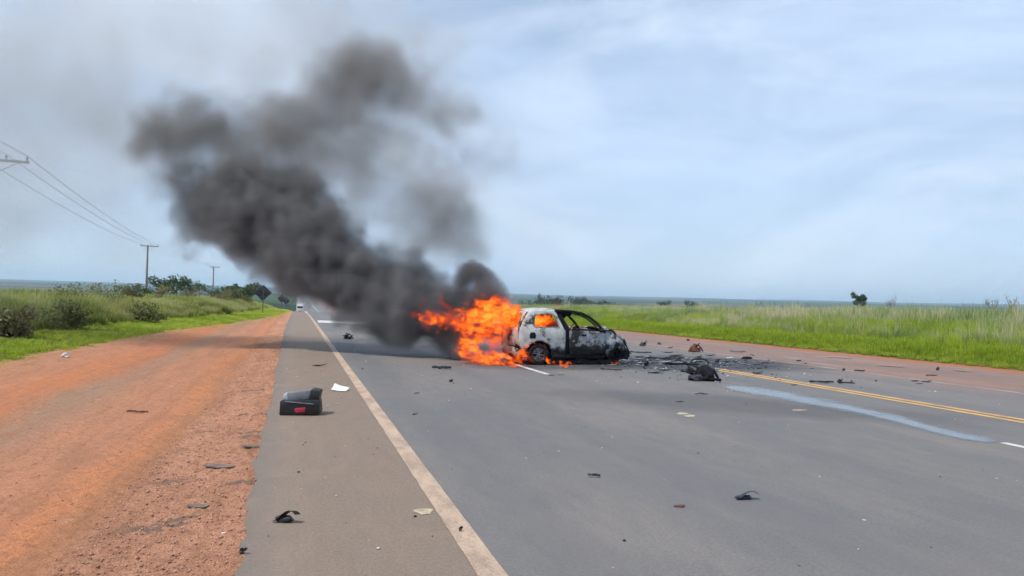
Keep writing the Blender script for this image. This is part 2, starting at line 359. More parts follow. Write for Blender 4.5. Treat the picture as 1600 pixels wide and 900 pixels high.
gs = 3.2 + 26*rng.random(NG)**2.0; gu = -.22 - 1.15*rng.random(NG)**.9; gu[NG*3//4:] = -.3-5.4*rng.random(NG-NG*3//4)
gsz = .004 + .013*rng.random(NG)**4
V, F = rock_mesh(NG, np.stack([gu, gs, dirt_z(gu, gs)+gsz*.1], 1), gsz, 3)
Mg = Mat('gravel', .9, .15); Mg.color(Mg.mix(Mg.rng(Mg.noise(24, 2), .35, .65), (.30, .15, .10), Mg.mix(Mg.rng(Mg.noise(40, 2), .50, .75), (.50, .27, .185), (.40, .33, .28))))
tag(np_obj('gravel', V, F, Mg.m), 'loose pinkish gravel strewn along the asphalt edge', 'gravel', kind='stuff')

# ------------------------------------------------------------------ road markings
def paint(name, col, wear, bg):
    M = Mat(name, .8, .3); a = M.noise(60, 4, .7); b = M.noise(4, 5, .65, stretch=(1, .4, 1))
    f = M.math('ADD', M.math('MULTIPLY', a, .55), M.math('MULTIPLY', b, .6))
    M.color(M.mix(M.rng(f, wear, wear+.16), bg, M.mix(M.rng(b, .3, .7), tuple(c*.85 for c in col), col))); M.bump(a, .4, .004); return M.m
P_EDGE = paint('worn_cream_paint', (.50, .365, .265), .45, (.27, .195, .15))
P_WHITE = paint('white_paint', (.62, .59, .56), .40, (.25, .24, .23))
P_YEL = paint('yellow_paint', (.62, .36, .12), .41, (.27, .19, .13))
P_FAINT = paint('faint_paint', (.42, .35, .30), .50, (.25, .17, .14))
def marking(name, u0_, u1_, s0, s1, mat, dz=.004, step=2.0, jag=.004):
    k = max(2, int((s1-s0)/step)+1); s = np.linspace(s0, s1, k)
    if s1 > 140: s = np.concatenate([np.arange(s0, 90, step), np.arange(90, s1, 8)])
    j = jag*rng.standard_normal(len(s)); j2 = jag*rng.standard_normal(len(s))
    return strip(name, u0_+j, u1_+j2, s, lambda U, S: road_z(S)+dz+.00002*S, mat, 2)
marking('edge_line', 1.065, 1.235, -3, 110, P_EDGE, step=.15, jag=.0022)
marking('edge_line_far', 1.02, 1.25, 420, 1150, P_WHITE, dz=.05, jag=0)
marking('edge_line_far', 9.0, 9.25, 420, 1150, P_WHITE, dz=.05, jag=0)
marking('centre_line', 10.48, 10.63, -5, 17.0, P_YEL, step=.3)
marking('centre_line', 10.75, 10.90, -5, 17.4, P_YEL, step=.3)
marking('centre_line', 10.48, 10.63, 23, 118, P_YEL, step=.3)
marking('centre_line', 10.75, 10.90, 23, 118, P_YEL, step=.3)
marking('edge_line', 14.42, 14.56, -5, 115, P_FAINT, step=.3, jag=.02)
for a0 in (16.1-5.9, 16.1+9, 16.1+20, 16.1+32): pass
marking('lane_dash', 5.48, 5.61, 16.05, 19.4, P_WHITE, step=.2)
marking('lane_dash', 5.48, 5.61, 29.0, 33.0, P_WHITE, step=.2)
marking('lane_dash', 5.48, 5.61, 41.0, 45.0, P_WHITE, step=.2)
marking('lane_dash', 8.52, 8.64, 5.2, 7.25, P_WHITE, step=.2)
bar = [ground(496, 500.5), ground(497, 504), ground(600, 508), ground(600, 504.5)]
tag(mesh_obj('transverse_line', [(p.x, p.y, .005) for p in bar], [(0, 1, 2, 3)], P_WHITE), kind='structure')
for (a, b) in (((1292, 556), (1330, 558)), ((1372, 569), (1412, 571.5)), ((1490, 576.5), (1516, 578.5)), ((1370, 587), (1405, 593))):
    p, q = ground(*a), ground(*b); s_ = np.array([0., 1.]); d = (q-p).normalized(); nn = Vector((-d.y, d.x, 0))*.11
    tag(mesh_obj('scrape_mark', [(*(v[:2]), -.008) for v in (p-nn, q-nn, q+nn, p+nn)], [(0, 1, 2, 3)], P_FAINT), kind='structure')
def patch(name, px, py, wpx, hpx, mat, seed, z=.004):
    r = random.Random(seed); c = ground(px, py); a = ground(px+wpx/2, py)-c; b = ground(px, py-hpx/2)-c
    pts = []
    for k in range(14):
        t = 2*math.pi*k/14; q = .75+.4*r.random(); v = c + a*math.cos(t)*q + b*math.sin(t)*q; pts.append((v.x, v.y, z))
    tag(mesh_obj(name, pts, [tuple(range(14))], mat), kind='structure')
P_CREAM = flat('cream_scuff', (.42, .35, .23), .8, var=.35, scale=9)
patch('scuff_mark', 662, 799.5, 32, 10, P_CREAM, 1); patch('scuff_mark', 1066, 646.5, 17, 3.6, P_CREAM, 2); patch('scuff_mark', 1077, 650, 20, 3.4, P_CREAM, 3)
patch('scuff_mark', 1251, 641, 26, 3.2, P_FAINT, 4)
# wet streak running down the lane from the wreckage
top = [(1118, 598), (1160, 600), (1220, 607), (1280, 619), (1340, 632), (1400, 645), (1450, 660), (1510, 675), (1560, 684), (1574, 691)]
bot = [(1120, 604), (1150, 615), (1200, 624), (1260, 635), (1320, 646), (1375, 657), (1430, 673), (1490, 688), (1540, 694), (1574, 694)]
def resample(p, k):
    p = np.array(p, float); t = np.linspace(0, len(p)-1, k); q = np.stack([np.interp(t, range(len(p)), p[:, d]) for d in (0, 1)], 1); return q
tp, bt = resample(top, 90), resample(bot, 90); Vw = []
for k in range(90):
    for t in np.linspace(0, 1, 9):
        q = tp[k]*(1-t)+bt[k]*t; g = ground(*q); Vw.append((g.x, g.y, .005))
Fw = [(k*9+c, k*9+c+1, (k+1)*9+c+1, (k+1)*9+c) for k in range(89) for c in range(8)]
Mw = Mat('wet_asphalt', .2, .5)
wo = mesh_obj('puddle', Vw, Fw, Mw.m); tag(wo, 'wet streak of pale fluid running along the lane from the wreckage', 'puddle', kind='structure')
at = wo.data.attributes.new('edge', 'FLOAT', 'POINT')
ev = np.array([min(math.sin(math.pi*t)**1.4*1.15, 1)*min(1, k/6, (89-k)/14) for k in range(90) for t in np.linspace(0, 1, 9)], np.float32); at.data.foreach_set('value', ev)
Mw.color((.17, .18, .20)); n1 = Mw.noise(3.0, 6, .65, stretch=(1.6, .5, 1)); Mw.rough(Mw.rng(n1, .3, .7, .10, .30)); Mw.bump(Mw.noise(40, 3), .05, .004)
fac = Mw.rng(Mw.math('ADD', Mw.attr('edge').outputs['Fac'], Mw.math('MULTIPLY', Mw.math('SUBTRACT', n1, .5), 2.2)), .10, 1.15, 0, .95, True)
tb = Mw.n('ShaderNodeBsdfTransparent'); ms = Mw.n('ShaderNodeMixShader'); Mw.l(fac, ms.inputs[0]); Mw.l(tb.outputs[0], ms.inputs[1]); Mw.l(Mw.b.outputs[0], ms.inputs[2]); Mw.l(ms.outputs[0], Mw.out.inputs['Surface'])

# ------------------------------------------------------------------ grass (one mass each, made of clumps)
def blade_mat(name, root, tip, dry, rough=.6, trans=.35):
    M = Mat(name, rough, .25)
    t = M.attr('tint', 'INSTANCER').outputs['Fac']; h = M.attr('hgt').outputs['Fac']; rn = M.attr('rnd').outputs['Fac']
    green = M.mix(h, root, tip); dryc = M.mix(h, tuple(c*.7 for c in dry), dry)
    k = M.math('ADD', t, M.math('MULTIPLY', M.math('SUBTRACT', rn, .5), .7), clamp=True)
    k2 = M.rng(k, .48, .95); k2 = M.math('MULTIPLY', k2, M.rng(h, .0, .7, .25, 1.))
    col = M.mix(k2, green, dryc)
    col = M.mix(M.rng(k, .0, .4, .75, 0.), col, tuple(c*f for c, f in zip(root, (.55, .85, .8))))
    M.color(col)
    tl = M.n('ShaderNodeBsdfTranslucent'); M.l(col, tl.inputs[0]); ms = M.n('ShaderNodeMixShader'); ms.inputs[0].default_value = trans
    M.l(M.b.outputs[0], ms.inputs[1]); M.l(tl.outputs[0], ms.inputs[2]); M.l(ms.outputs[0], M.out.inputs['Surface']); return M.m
def clump(seed, nb, spread, wid, lean, seg=4, head=0.0, hmin=.45):
    """a tuft of curved blades, unit height; attributes hgt (0 root, 1 tip) and rnd"""
    r = np.random.default_rng(seed); V = []; F = []; Hh = []; Rn = []
    for _ in range(nb):
        a = r.uniform(0, 6.283); rad = spread*math.sqrt(r.random()); b = np.array([math.cos(a)*rad, math.sin(a)*rad, 0])
        d = r.uniform(0, 6.283); L = r.uniform(hmin, 1.0); ln = lean*r.uniform(.25, 1.3); dv = np.array([math.cos(d), math.sin(d), 0])
        sd = np.array([-dv[1], dv[0], 0]); q = r.random(); i0 = len(V); hd = r.random() < head
        for k in range(seg+1):
            t = k/seg; p = b + dv*ln*L*(t**1.8) + np.array([0, 0, L*(t - .28*ln*t**3)])
            wdt = wid*(1-t)**.7*(1 if t > 0 else .7) if not hd else wid*(.35 if t < .7 else 1.5*(1-t)+.15)
            if k == seg and not hd: V.append(p); Hh.append(1.0); Rn.append(q)
            else:
                V += [p-sd*wdt, p+sd*wdt]; Hh += [t, t]; Rn += [min(1, q+.35) if hd else q]*2
        for k in range(seg):
            a0 = i0+2*k
            if k == seg-1 and not hd: F.append((a0, a0+1, a0+2))
            else: F.append((a0, a0+1, a0+3, a0+2))
    return V, F, Hh, Rn
def src(name, data, mat):
    V, F, Hh, Rn = data; me = bpy.data.meshes.new(name); me.from_pydata([tuple(v) for v in V], [], F); me.update(); me.materials.append(mat)
    for nm, vals in (('hgt', Hh), ('rnd', Rn)):
        a = me.attributes.new(nm, 'FLOAT', 'POINT'); a.data.foreach_set('value', np.array(vals, np.float32))
    return bpy.data.objects.new(name, me)
def scatter(name, pos, scl, wsc, tint, sources, label, seed):
    """one 'stuff' object: points carrying size and tint, tufts instanced on them by geometry nodes"""
    n = len(pos); r = np.random.default_rng(seed)
    me = bpy.data.meshes.new(name); me.vertices.add(n); me.vertices.foreach_set('co', np.asarray(pos, np.float32).ravel())
    a = me.attributes.new('scl', 'FLOAT_VECTOR', 'POINT'); a.data.foreach_set('vector', np.stack([wsc, wsc, scl], 1).astype(np.float32).ravel())
    a = me.attributes.new('rot', 'FLOAT_VECTOR', 'POINT'); a.data.foreach_set('vector', np.stack([r.normal(0, .08, n), r.normal(0, .08, n), r.uniform(0, 6.28, n)], 1).astype(np.float32).ravel())
    a = me.attributes.new('tint', 'FLOAT', 'POINT'); a.data.foreach_set('value', np.clip(tint, 0, 1).astype(np.float32))
    a = me.attributes.new('pick', 'INT', 'POINT'); a.data.foreach_set('value', r.integers(0, len(sources), n).astype(np.int32))
    o = bpy.data.objects.new(name, me); C.objects.link(o); tag(o, label, 'grass', kind='stuff')
    g = bpy.data.node_groups.new(name+'_scatter', 'GeometryNodeTree')
    g.interface.new_socket('Geometry', in_out='INPUT', socket_type='NodeSocketGeometry'); g.interface.new_socket('Geometry', in_out='OUTPUT', socket_type='NodeSocketGeometry')
    gi = g.nodes.new('NodeGroupInput'); go = g.nodes.new('NodeGroupOutput'); ip = g.nodes.new('GeometryNodeInstanceOnPoints'); jn = g.nodes.new('GeometryNodeJoinGeometry')
    def na(nm, ty):
        x = g.nodes.new('GeometryNodeInputNamedAttribute'); x.data_type = ty; x.inputs['Name'].default_value = nm; return x.outputs['Attribute']
    for s_ in sources:
        oi = g.nodes.new('GeometryNodeObjectInfo'); oi.inputs['Object'].default_value = s_; oi.inputs['As Instance'].default_value = False
        ti = g.nodes.new('GeometryNodeGeometryToInstance'); g.links.new(oi.outputs['Geometry'], ti.inputs[0]); g.links.new(ti.outputs[0], jn.inputs[0])
    g.links.new(gi.outputs[0], ip.inputs['Points']); g.links.new(jn.outputs[0], ip.inputs['Instance']); ip.inputs['Pick Instance'].default_value = True
    g.links.new(na('pick', 'INT'), ip.inputs['Instance Index']); g.links.new(na('rot', 'FLOAT_VECTOR'), ip.inputs['Rotation']); g.links.new(na('scl', 'FLOAT_VECTOR'), ip.inputs['Scale'])
    g.links.new(ip.outputs[0], go.inputs[0]); md = o.modifiers.new('scatter', 'NODES'); md.node_group = g; return o

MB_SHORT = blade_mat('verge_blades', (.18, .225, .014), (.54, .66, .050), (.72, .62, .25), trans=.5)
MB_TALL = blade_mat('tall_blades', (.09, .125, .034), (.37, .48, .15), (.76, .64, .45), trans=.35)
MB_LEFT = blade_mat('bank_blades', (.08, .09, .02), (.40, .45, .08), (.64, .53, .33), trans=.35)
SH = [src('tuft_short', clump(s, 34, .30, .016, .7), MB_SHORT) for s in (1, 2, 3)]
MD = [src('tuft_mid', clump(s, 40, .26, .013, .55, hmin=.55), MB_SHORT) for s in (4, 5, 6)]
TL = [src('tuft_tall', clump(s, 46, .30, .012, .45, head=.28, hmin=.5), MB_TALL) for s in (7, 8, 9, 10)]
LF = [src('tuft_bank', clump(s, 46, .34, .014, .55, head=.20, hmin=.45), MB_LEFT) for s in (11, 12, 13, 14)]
def cand(n, u0_, u1_, s0, s1, up=1.0, sp=1.0):
    return u0_+(u1_-u0_)*rng.random(n)**up, s0+(s1-s0)*rng.random(n)**sp
def clumpn(u, s, f, k): return wob(u, s, f, k)*.6 + wob(u, s, f*2.7, k+3)*.4
def P(u, s): return np.stack([u, s, terrain(u, s)-.02], 1)
# right verge: low edge, then knee-high bright grass
u, s = cand(9000, 21.0, 23.4, 8, 150, .9, 1.3); scl = .14+.50*sstep(u, 21.2, 23.6)+.10*rng.random(len(u)); 
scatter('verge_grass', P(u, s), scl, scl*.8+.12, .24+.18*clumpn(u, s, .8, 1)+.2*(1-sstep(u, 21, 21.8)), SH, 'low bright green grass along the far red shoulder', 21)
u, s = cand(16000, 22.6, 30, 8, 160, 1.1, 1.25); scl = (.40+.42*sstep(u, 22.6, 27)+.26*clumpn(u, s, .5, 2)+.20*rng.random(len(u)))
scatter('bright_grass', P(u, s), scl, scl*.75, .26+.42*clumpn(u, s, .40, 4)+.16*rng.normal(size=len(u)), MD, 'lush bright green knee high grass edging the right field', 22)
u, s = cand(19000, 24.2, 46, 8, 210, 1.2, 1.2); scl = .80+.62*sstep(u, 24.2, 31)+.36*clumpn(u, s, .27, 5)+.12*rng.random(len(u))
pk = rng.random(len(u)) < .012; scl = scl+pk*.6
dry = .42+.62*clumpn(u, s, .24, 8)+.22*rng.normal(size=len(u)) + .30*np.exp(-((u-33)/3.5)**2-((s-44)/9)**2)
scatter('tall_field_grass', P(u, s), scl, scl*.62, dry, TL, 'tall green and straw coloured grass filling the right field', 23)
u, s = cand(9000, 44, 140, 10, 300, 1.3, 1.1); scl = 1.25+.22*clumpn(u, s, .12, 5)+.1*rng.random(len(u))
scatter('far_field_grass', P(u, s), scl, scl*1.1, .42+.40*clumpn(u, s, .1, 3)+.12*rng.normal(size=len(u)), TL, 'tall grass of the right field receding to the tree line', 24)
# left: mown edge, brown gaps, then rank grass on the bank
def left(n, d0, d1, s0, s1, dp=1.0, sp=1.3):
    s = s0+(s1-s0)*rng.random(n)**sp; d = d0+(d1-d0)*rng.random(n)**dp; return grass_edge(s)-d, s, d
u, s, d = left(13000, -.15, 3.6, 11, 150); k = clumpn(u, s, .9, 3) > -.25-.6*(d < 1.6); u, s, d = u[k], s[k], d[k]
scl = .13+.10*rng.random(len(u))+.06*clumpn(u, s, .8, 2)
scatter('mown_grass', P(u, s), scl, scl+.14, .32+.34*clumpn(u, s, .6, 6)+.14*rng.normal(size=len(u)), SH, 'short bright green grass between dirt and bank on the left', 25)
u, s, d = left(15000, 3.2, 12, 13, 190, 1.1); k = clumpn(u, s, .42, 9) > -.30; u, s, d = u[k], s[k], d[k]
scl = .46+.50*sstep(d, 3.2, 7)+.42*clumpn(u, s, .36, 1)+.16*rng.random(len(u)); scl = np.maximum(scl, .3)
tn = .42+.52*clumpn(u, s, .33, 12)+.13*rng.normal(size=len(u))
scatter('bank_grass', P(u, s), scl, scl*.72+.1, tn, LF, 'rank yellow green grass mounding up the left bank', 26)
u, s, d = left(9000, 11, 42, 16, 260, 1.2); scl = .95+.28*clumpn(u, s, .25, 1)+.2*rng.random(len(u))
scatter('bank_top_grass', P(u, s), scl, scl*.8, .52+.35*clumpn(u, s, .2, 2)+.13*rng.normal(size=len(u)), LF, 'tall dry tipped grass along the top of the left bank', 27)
# low grass on both sides of the road where it dips away
u = np.concatenate([rng.uniform(-14, -1.2, 5000), rng.uniform(15.5, 34, 4000)]); s = 95+190*rng.random(9000)**1.1
scl = .35+.5*rng.random(9000)*(np.abs(u-7) > 12)
scatter('roadside_grass', P(u, s), scl, scl+.5, .35+.2*rng.normal(size=9000), MD, 'low grass beside the road where it drops over the crest', 28)

# ------------------------------------------------------------------ shrubs and trees
def leaf_mat(name, dark, light, tint=0.0):
    M = Mat(name, .6, .3); r = M.attr('rnd').outputs['Fac']; c = M.mix(r, dark, light); M.color(c)
    tl = M.n('ShaderNodeBsdfTranslucent'); M.l(c, tl.inputs[0]); ms = M.n('ShaderNodeMixShader'); ms.inputs[0].default_value = .3
    M.l(M.b.outputs[0], ms.inputs[1]); M.l(tl.outputs[0], ms.inputs[2]); M.l(ms.outputs[0], M.out.inputs['Surface']); return M.m
L_SHRUB = leaf_mat('shrub_leaves', (.085, .10, .028), (.28, .285, .09))
L_TREE = leaf_mat('tree_leaves', (.022, .045, .014), (.085, .135, .035))
L_FAR = leaf_mat('far_leaves', (.016, .030, .020), (.045, .070, .035))
L_OLIVE = leaf_mat('olive_leaves', (.09, .09, .04), (.30, .27, .13))
BARK = flat('bark', (.16, .13, .10), .9, .1, var=.35, scale=12)
BARE = flat('bare_twigs', (.22, .19, .17), .9, .1, var=.3, scale=8)
def leaves(name, centres, radii, n, size, mat, parent, seed, flatz=.85):
    r = np.random.default_rng(seed); c = np.array(centres, float); q = np.array(radii, float)
    pr = q**2.2; k = r.choice(len(c), n, p=pr/pr.sum()); d = r.normal(size=(n, 3)); d /= np.linalg.norm(d, axis=1)[:, None]
    p = c[k] + d*(q[k]*(r.random(n)**.45))[:, None]*np.array([1, 1, flatz])
    a = r.normal(size=(n, 3)); a /= np.linalg.norm(a, axis=1)[:, None]; b = np.cross(a, r.normal(size=(n, 3))); b /= np.linalg.norm(b, axis=1)[:, None]
    sz = size*r.uniform(.6, 1.4, n)[:, None]
    V = np.stack([p-a*sz, p-b*sz*.5, p+a*sz, p+b*sz*.5], 1).reshape(-1, 3); F = np.arange(4*n).reshape(-1, 4)
    o = np_obj(name, V, F, mat, False, parent); at = o.data.attributes.new('rnd', 'FLOAT', 'POINT'); hue = np.clip(.5+.3*r.normal(size=len(c)), 0, 1)
    at.data.foreach_set('value', np.repeat(np.clip(hue[k]*.55+r.random(n)*.45, 0, 1), 4).astype(np.float32)); return o
def make_tree(name, loc, h, w_, seed, n=1500, leaf=.16, mat=None, label='', cat='tree', group=None, trunk=.3, bare=False, bark=None, shape=1.0):
    r = random.Random(seed); t = empty(name, loc); tag(t, label, cat, group)
    bm = bmesh.new(); tips = []; top = Vector((r.uniform(-.06, .06)*h, r.uniform(-.06, .06)*h, h*.62))
    fork = top*(trunk/.62); tube(bm, [(0, 0, -.2), fork*.5+Vector((r.uniform(-.03, .03)*h, 0, 0)), fork, top], [h*.026, h*.021, h*.017, h*.007], 6)
    for k in range(9 if not bare else 8):
        a = k*2.4+r.random(); st = fork.lerp(top, r.random()*.9); le = w_*r.uniform(.55, 1.0)
        en = st + Vector((math.cos(a)*le, math.sin(a)*le, h*r.uniform(.12, .36)*shape)); mid = st.lerp(en, .5)+Vector((0, 0, -.03*h))
        tube(bm, [st, mid, en], [h*.010, h*.007, h*.003], 4); tips += [en, mid.lerp(en, .5)]
        if bare:
            for q in range(5):
                s2 = mid.lerp(en, r.random()); e2 = s2+Vector((r.uniform(-.3, .3)*w_, r.uniform(-.3, .3)*w_, r.uniform(.05, .2)*h)); tube(bm, [s2, e2], [h*.004, h*.0015], 3)
    tips.append(top+Vector((0, 0, h*.1)))
    bm_obj('trunk', bm, bark or (BARE if bare else BARK), t)
    if n:
        cs = [tuple(p+Vector((r.uniform(-.1, .1)*w_, r.uniform(-.1, .1)*w_, r.uniform(-.02, .08)*h))) for p in tips for _ in range(2)]
        leaves('crown', cs, [w_*r.uniform(.20, .42) for _ in cs], n, leaf, mat or L_TREE, t, seed)
    return t
def make_shrub(loc, w_, h, seed, label, mat=None, n=900, leaf=.07):
    r = random.Random(seed); t = empty('shrub', loc); tag(t, label, 'shrub', 'dark shrubs in the grass of the left bank')
    bm = bmesh.new(); cs = []
    for k in range(7):
        a = r.uniform(0, 6.28); e = Vector((math.cos(a)*w_*r.uniform(.2, .8), math.sin(a)*w_*r.uniform(.2, .8), h*r.uniform(.35, .85))); tube(bm, [(0, 0, -.1), e*.5, e], [.02, .014, .006], 4); cs.append(tuple(e))
    bm_obj('stems', bm, BARK, t); cs += [(math.cos(q)*w_*.6, math.sin(q)*w_*.6, h*.22) for q in range(6)]; leaves('foliage', cs+[(0, 0, h*.4)], [w_*r.uniform(.34, .55) for _ in range(14)], int(n*1.5), leaf, mat or L_SHRUB, t, seed); return t
def at_depth(px, s):                                     # foot of a thing seen in column px, s metres along the road
    d = ray(px, 466); x = d.x/d.y*s; return Vector((x, s, float(terrain(x, s))))
shrubs = [(100, 30, .9, 1.0, 'dark leafy shrub low on the left bank, nearest of the shrubs', L_SHRUB), (18, 26, .7, .8, 'brown green shrub at the left border of the picture', L_OLIVE), (105, 41, 1.2, 1.5, 'wide dark shrub on the bank behind the nearest one', L_SHRUB), (167, 46, 1.2, 1.6, 'bushy dark green shrub midway along the left bank', L_SHRUB), (207, 52, .7, 2.1, 'narrow upright brown green shrub on the bank below the utility pole', L_OLIVE),
          (222, 40, .9, 1.1, 'low dark shrub at the foot of the left bank below the utility pole', L_SHRUB), (247, 60, 1.0, 1.8, 'olive shrub on the bank just right of the nearer full pole', L_OLIVE), (300, 72, 1.3, 1.6, 'round olive shrub between the two full poles', L_OLIVE), (340, 78, 1.2, 1.7, 'grey green shrub in line with the farther pole', L_OLIVE), (386, 92, 1.1, 1.4, 'dark round shrub just left of the nearest road sign', L_SHRUB), (362, 88, 1.3, 2.2, 'reddish olive shrub below the rounded tree', L_OLIVE)]
for k, (px, s_, w_, h_, lab, mt) in enumerate(shrubs): make_shrub(at_depth(px, s_), w_, h_, 40+k, lab, mt)
for k, (px, s_, h_, w_, nn, lab) in enumerate([(258, 118, 4.6, 2.2, 900, 'loose green tree just right of the nearer utility pole'), (276, 126, 5.0, 2.0, 800, 'taller thin green tree right of the nearer utility pole'), (296, 132, 4.4, 1.8, 500, 'sparse small tree midway between the two poles'), (312, 138, 4.6, 1.9, 260, 'scraggly nearly bare small tree left of the farther pole'), (349, 140, 3.6, 2.0, 600, 'small grey green tree just right of the farther pole'), (215, 112, 2.6, 1.8, 600, 'low bluish tree just left of the nearer pole')]):
    make_tree('tree', at_depth(px, s_), h_, w_, 60+k, nn, .17, L_TREE, lab, group='small trees beyond the left bank')
make_tree('tree', at_depth(372, 122), 3.5, 2.8, 71, 3600, .20, leaf_mat('rounded_tree_leaves', (.03, .06, .012), (.11, .17, .035)), 'broad rounded green tree behind the nearest road sign', shape=.75)
make_tree('tree', at_depth(356, 128), 2.9, 2.2, 72, 1800, .20, L_TREE, 'lower rounded tree against the left side of the broad tree', shape=.7)
# right side
make_tree('tree', at_depth(1345, 120), 5.3, 1.45, 80, 1500, .16, L_TREE, 'lone small leafy tree standing above the right field', trunk=.42)
for k, (px, s_, h_, lab) in enumerate([(1391, 112, 5.4, 'bare pale sapling just right of the lone leafy tree'), (1187, 150, 4.8, 'leftmost bare sapling above the right field'), (1207, 158, 5.0, 'second bare sapling from the left above the right field'), (1246, 150, 5.0, 'bare sapling midway along the right field skyline'), (1266, 158, 4.9, 'bare sapling left of the lone leafy tree'), (1549, 70, 3.7, 'thin bare sapling near the right edge of the skyline'), (1583, 62, 3.5, 'bare sapling at the right border of the picture')]):
    make_tree('bare_tree', at_depth(px, s_), h_, h_*.24, 90+k, 40, .10, L_OLIVE, lab, group='bare saplings above the right field', bare=True)
def far_at(px, s, zup=0): v = at_depth(px, s); return v
ft = [(826, 300, 5, 'leftmost'), (842, 320, 6, 'second'), (858, 310, 6.5, 'third'), (868, 330, 8, 'fourth, tallest'), (884, 320, 6, 'fifth'), (900, 330, 7, 'sixth'), (912, 340, 6.5, 'seventh'), (926, 330, 5, 'eighth'), (943, 320, 7.5, 'ninth, dense'), (962, 330, 4.5, 'tenth'), (978, 340, 4, 'eleventh'), (1018, 350, 4.5, 'twelfth'), (1036, 350, 6.5, 'thirteenth'), (1050, 360, 4.5, 'fourteenth'), (1072, 360, 5.5, 'fifteenth'), (1082, 360, 5.5, 'sixteenth'), (1112, 350, 4, 'seventeenth'), (1283, 320, 4.5, 'eighteenth')]
for k, (px, s_, h_, which) in enumerate(ft):
    v = at_depth(px, s_); h_ *= random.Random(k).uniform(.9, 1.6)
    make_tree('far_tree', v, h_, h_*.62, 120+k, 800, .42, L_FAR, f'{which} of the dark distant trees beyond the right field, from the left', group='distant trees beyond the right field', trunk=.2, shape=.7)

# ------------------------------------------------------------------ poles, wires, signs, truck
CONC = flat('weathered_concrete', (.20, .19, .19), .85, .2, var=.2, scale=6); STEEL = flat('dark_galvanised', (.09, .095, .10), .5, .4, .5)
INSU = flat('brown_porcelain', (.10, .05, .035), .25, .5)
heads = []
for px, depth, topz, lab in ((-60, 37.0, 0, 'utility pole beyond the left border with its crossarm tip reaching into view'), (231, 116, 0, 'grey concrete utility pole with crossarm, nearer of the two seen whole'), (334, 190, 0, 'pale utility pole with crossarm, farther of the two seen whole')):
    py = {-60: 249, 231: 384, 334: 417}[px]
    if px < 0: px = -9
    tp_ = deep(px, py, depth); base = Vector((tp_.x, tp_.y, float(terrain(tp_.x, tp_.y))-.3))
    t = empty('utility_pole', base, R(4)); tag(t, lab, 'pole', 'power line poles along the left side'); Hh_ = tp_.z-base.z
    bm = bmesh.new(); tube(bm, [(0, 0, 0), (0, 0, Hh_+.15)], [.20, .115], 10); bm_obj('shaft', bm, CONC, t, True, 40)
    bm = bmesh.new(); bx(bm, (.25, -.17, Hh_-.05), (2.6, .10, .13), bev=.01); bm_obj('crossarm', bm, CONC, t)
    bm = bmesh.new(); tube(bm, [(-.65, -.17, Hh_-.1), (0, -.13, Hh_-.75)], .02, 4); tube(bm, [(1.1, -.17, Hh_-.1), (0, -.13, Hh_-.75)], .02, 4); bm_obj('brace', bm, STEEL, t)
    hd = []
    for ox in (-.9, .55, 1.45):
        bm = bmesh.new()
        for zz, rd in ((.0, .03), (.06, .07), (.10, .04), (.14, .075), (.19, .035)): bmesh.ops.create_cone(bm, cap_ends=True, segments=8, radius1=rd, radius2=rd*.6, depth=.06, matrix=Matrix.Translation((ox, -.17, Hh_+.04+zz)))
        bm_obj('insulator', bm, INSU, t); ang = R(4); hd.append(base + Vector((ox*math.cos(ang)+.17*math.sin(ang), ox*math.sin(ang)-.17*math.cos(ang), Hh_+.27)))
    heads.append(hd)
WIRE = flat('aluminium_wire', (.10, .10, .11), .5, .4, .6)
v0 = heads[0][0]-heads[1][0]; back = [h + v0*.8 for h in heads[0]]; chain = [back]+heads
names = ['outer left', 'middle', 'inner right']
for a in range(3):
    for k in range(3):
        p, q = chain[a][k], chain[a+1][k]; bm = bmesh.new(); sag = .55
        tube(bm, [p.lerp(q, t/24) - Vector((0, 0, sag*4*(t/24)*(1-t/24))) for t in range(25)], .016 if a < 2 else .012, 4)
        o = bm_obj('power_wire', bm, WIRE); tag(o, f'{names[k]} power wire ' + ('running out past the left border', 'sagging between the bordering pole and the nearer full pole', 'between the two poles seen whole')[a], 'wire', 'power wires')
SIGNB = flat('sign_back', (.030, .032, .040), .6, .3); POST = flat('sign_post', (.10, .10, .085), .8, .2)
def road_sign(px, depth, ztop, half, lab, yaw=0.0):
    c = deep(px, ztop, depth); zb = float(terrain(c.x, c.y)); t = empty('road_sign', (c.x, c.y, zb-.1), yaw); tag(t, lab, 'sign', 'diamond warning signs seen from behind'); hc = c.z-zb+.1
    bm = bmesh.new(); vs_ = []
    pr = []
    for cx_, cz in ((0, half), (half, 0), (0, -half), (-half, 0)):
        nx = Vector((cx_, 0, cz)).normalized(); tg = Vector((-nx.z, 0, nx.x)); pr += [Vector((cx_, 0, cz))*.93-tg*.05*half*1.2+Vector((0, 0, 0)), Vector((cx_, 0, cz))-nx*.03*half, Vector((cx_, 0, cz))*.93+tg*.05*half*1.2]
    fr = [bm.verts.new((p.x, .03, p.z+hc)) for p in pr]; bk = [bm.verts.new((p.x, .045, p.z+hc)) for p in pr]
    k = len(pr); bm.faces.new(fr); bm.faces.new(bk[::-1])
    for i in range(k): bm.faces.new((fr[i], bk[i], bk[(i+1) % k], fr[(i+1) % k]))
    bmesh.ops.recalc_face_normals(bm, faces=bm.faces[:]); bm_obj('sign_plate', bm, SIGNB, t)
    bm = bmesh.new(); bx(bm, (0, -.02, hc*.5+.1), (.09, .09, hc+.5), bev=.01); bm_obj('post', bm, POST, t)
    for sg in (1, -1):
        bm = bmesh.new(); bx(bm, (0, .018, hc+sg*half*.42), (half*.9, .02, .05)); bm_obj('bracket', bm, STEEL, t)
road_sign(411.5, 71, 458, .83, 'black backed diamond road sign on a post, nearest of the three')
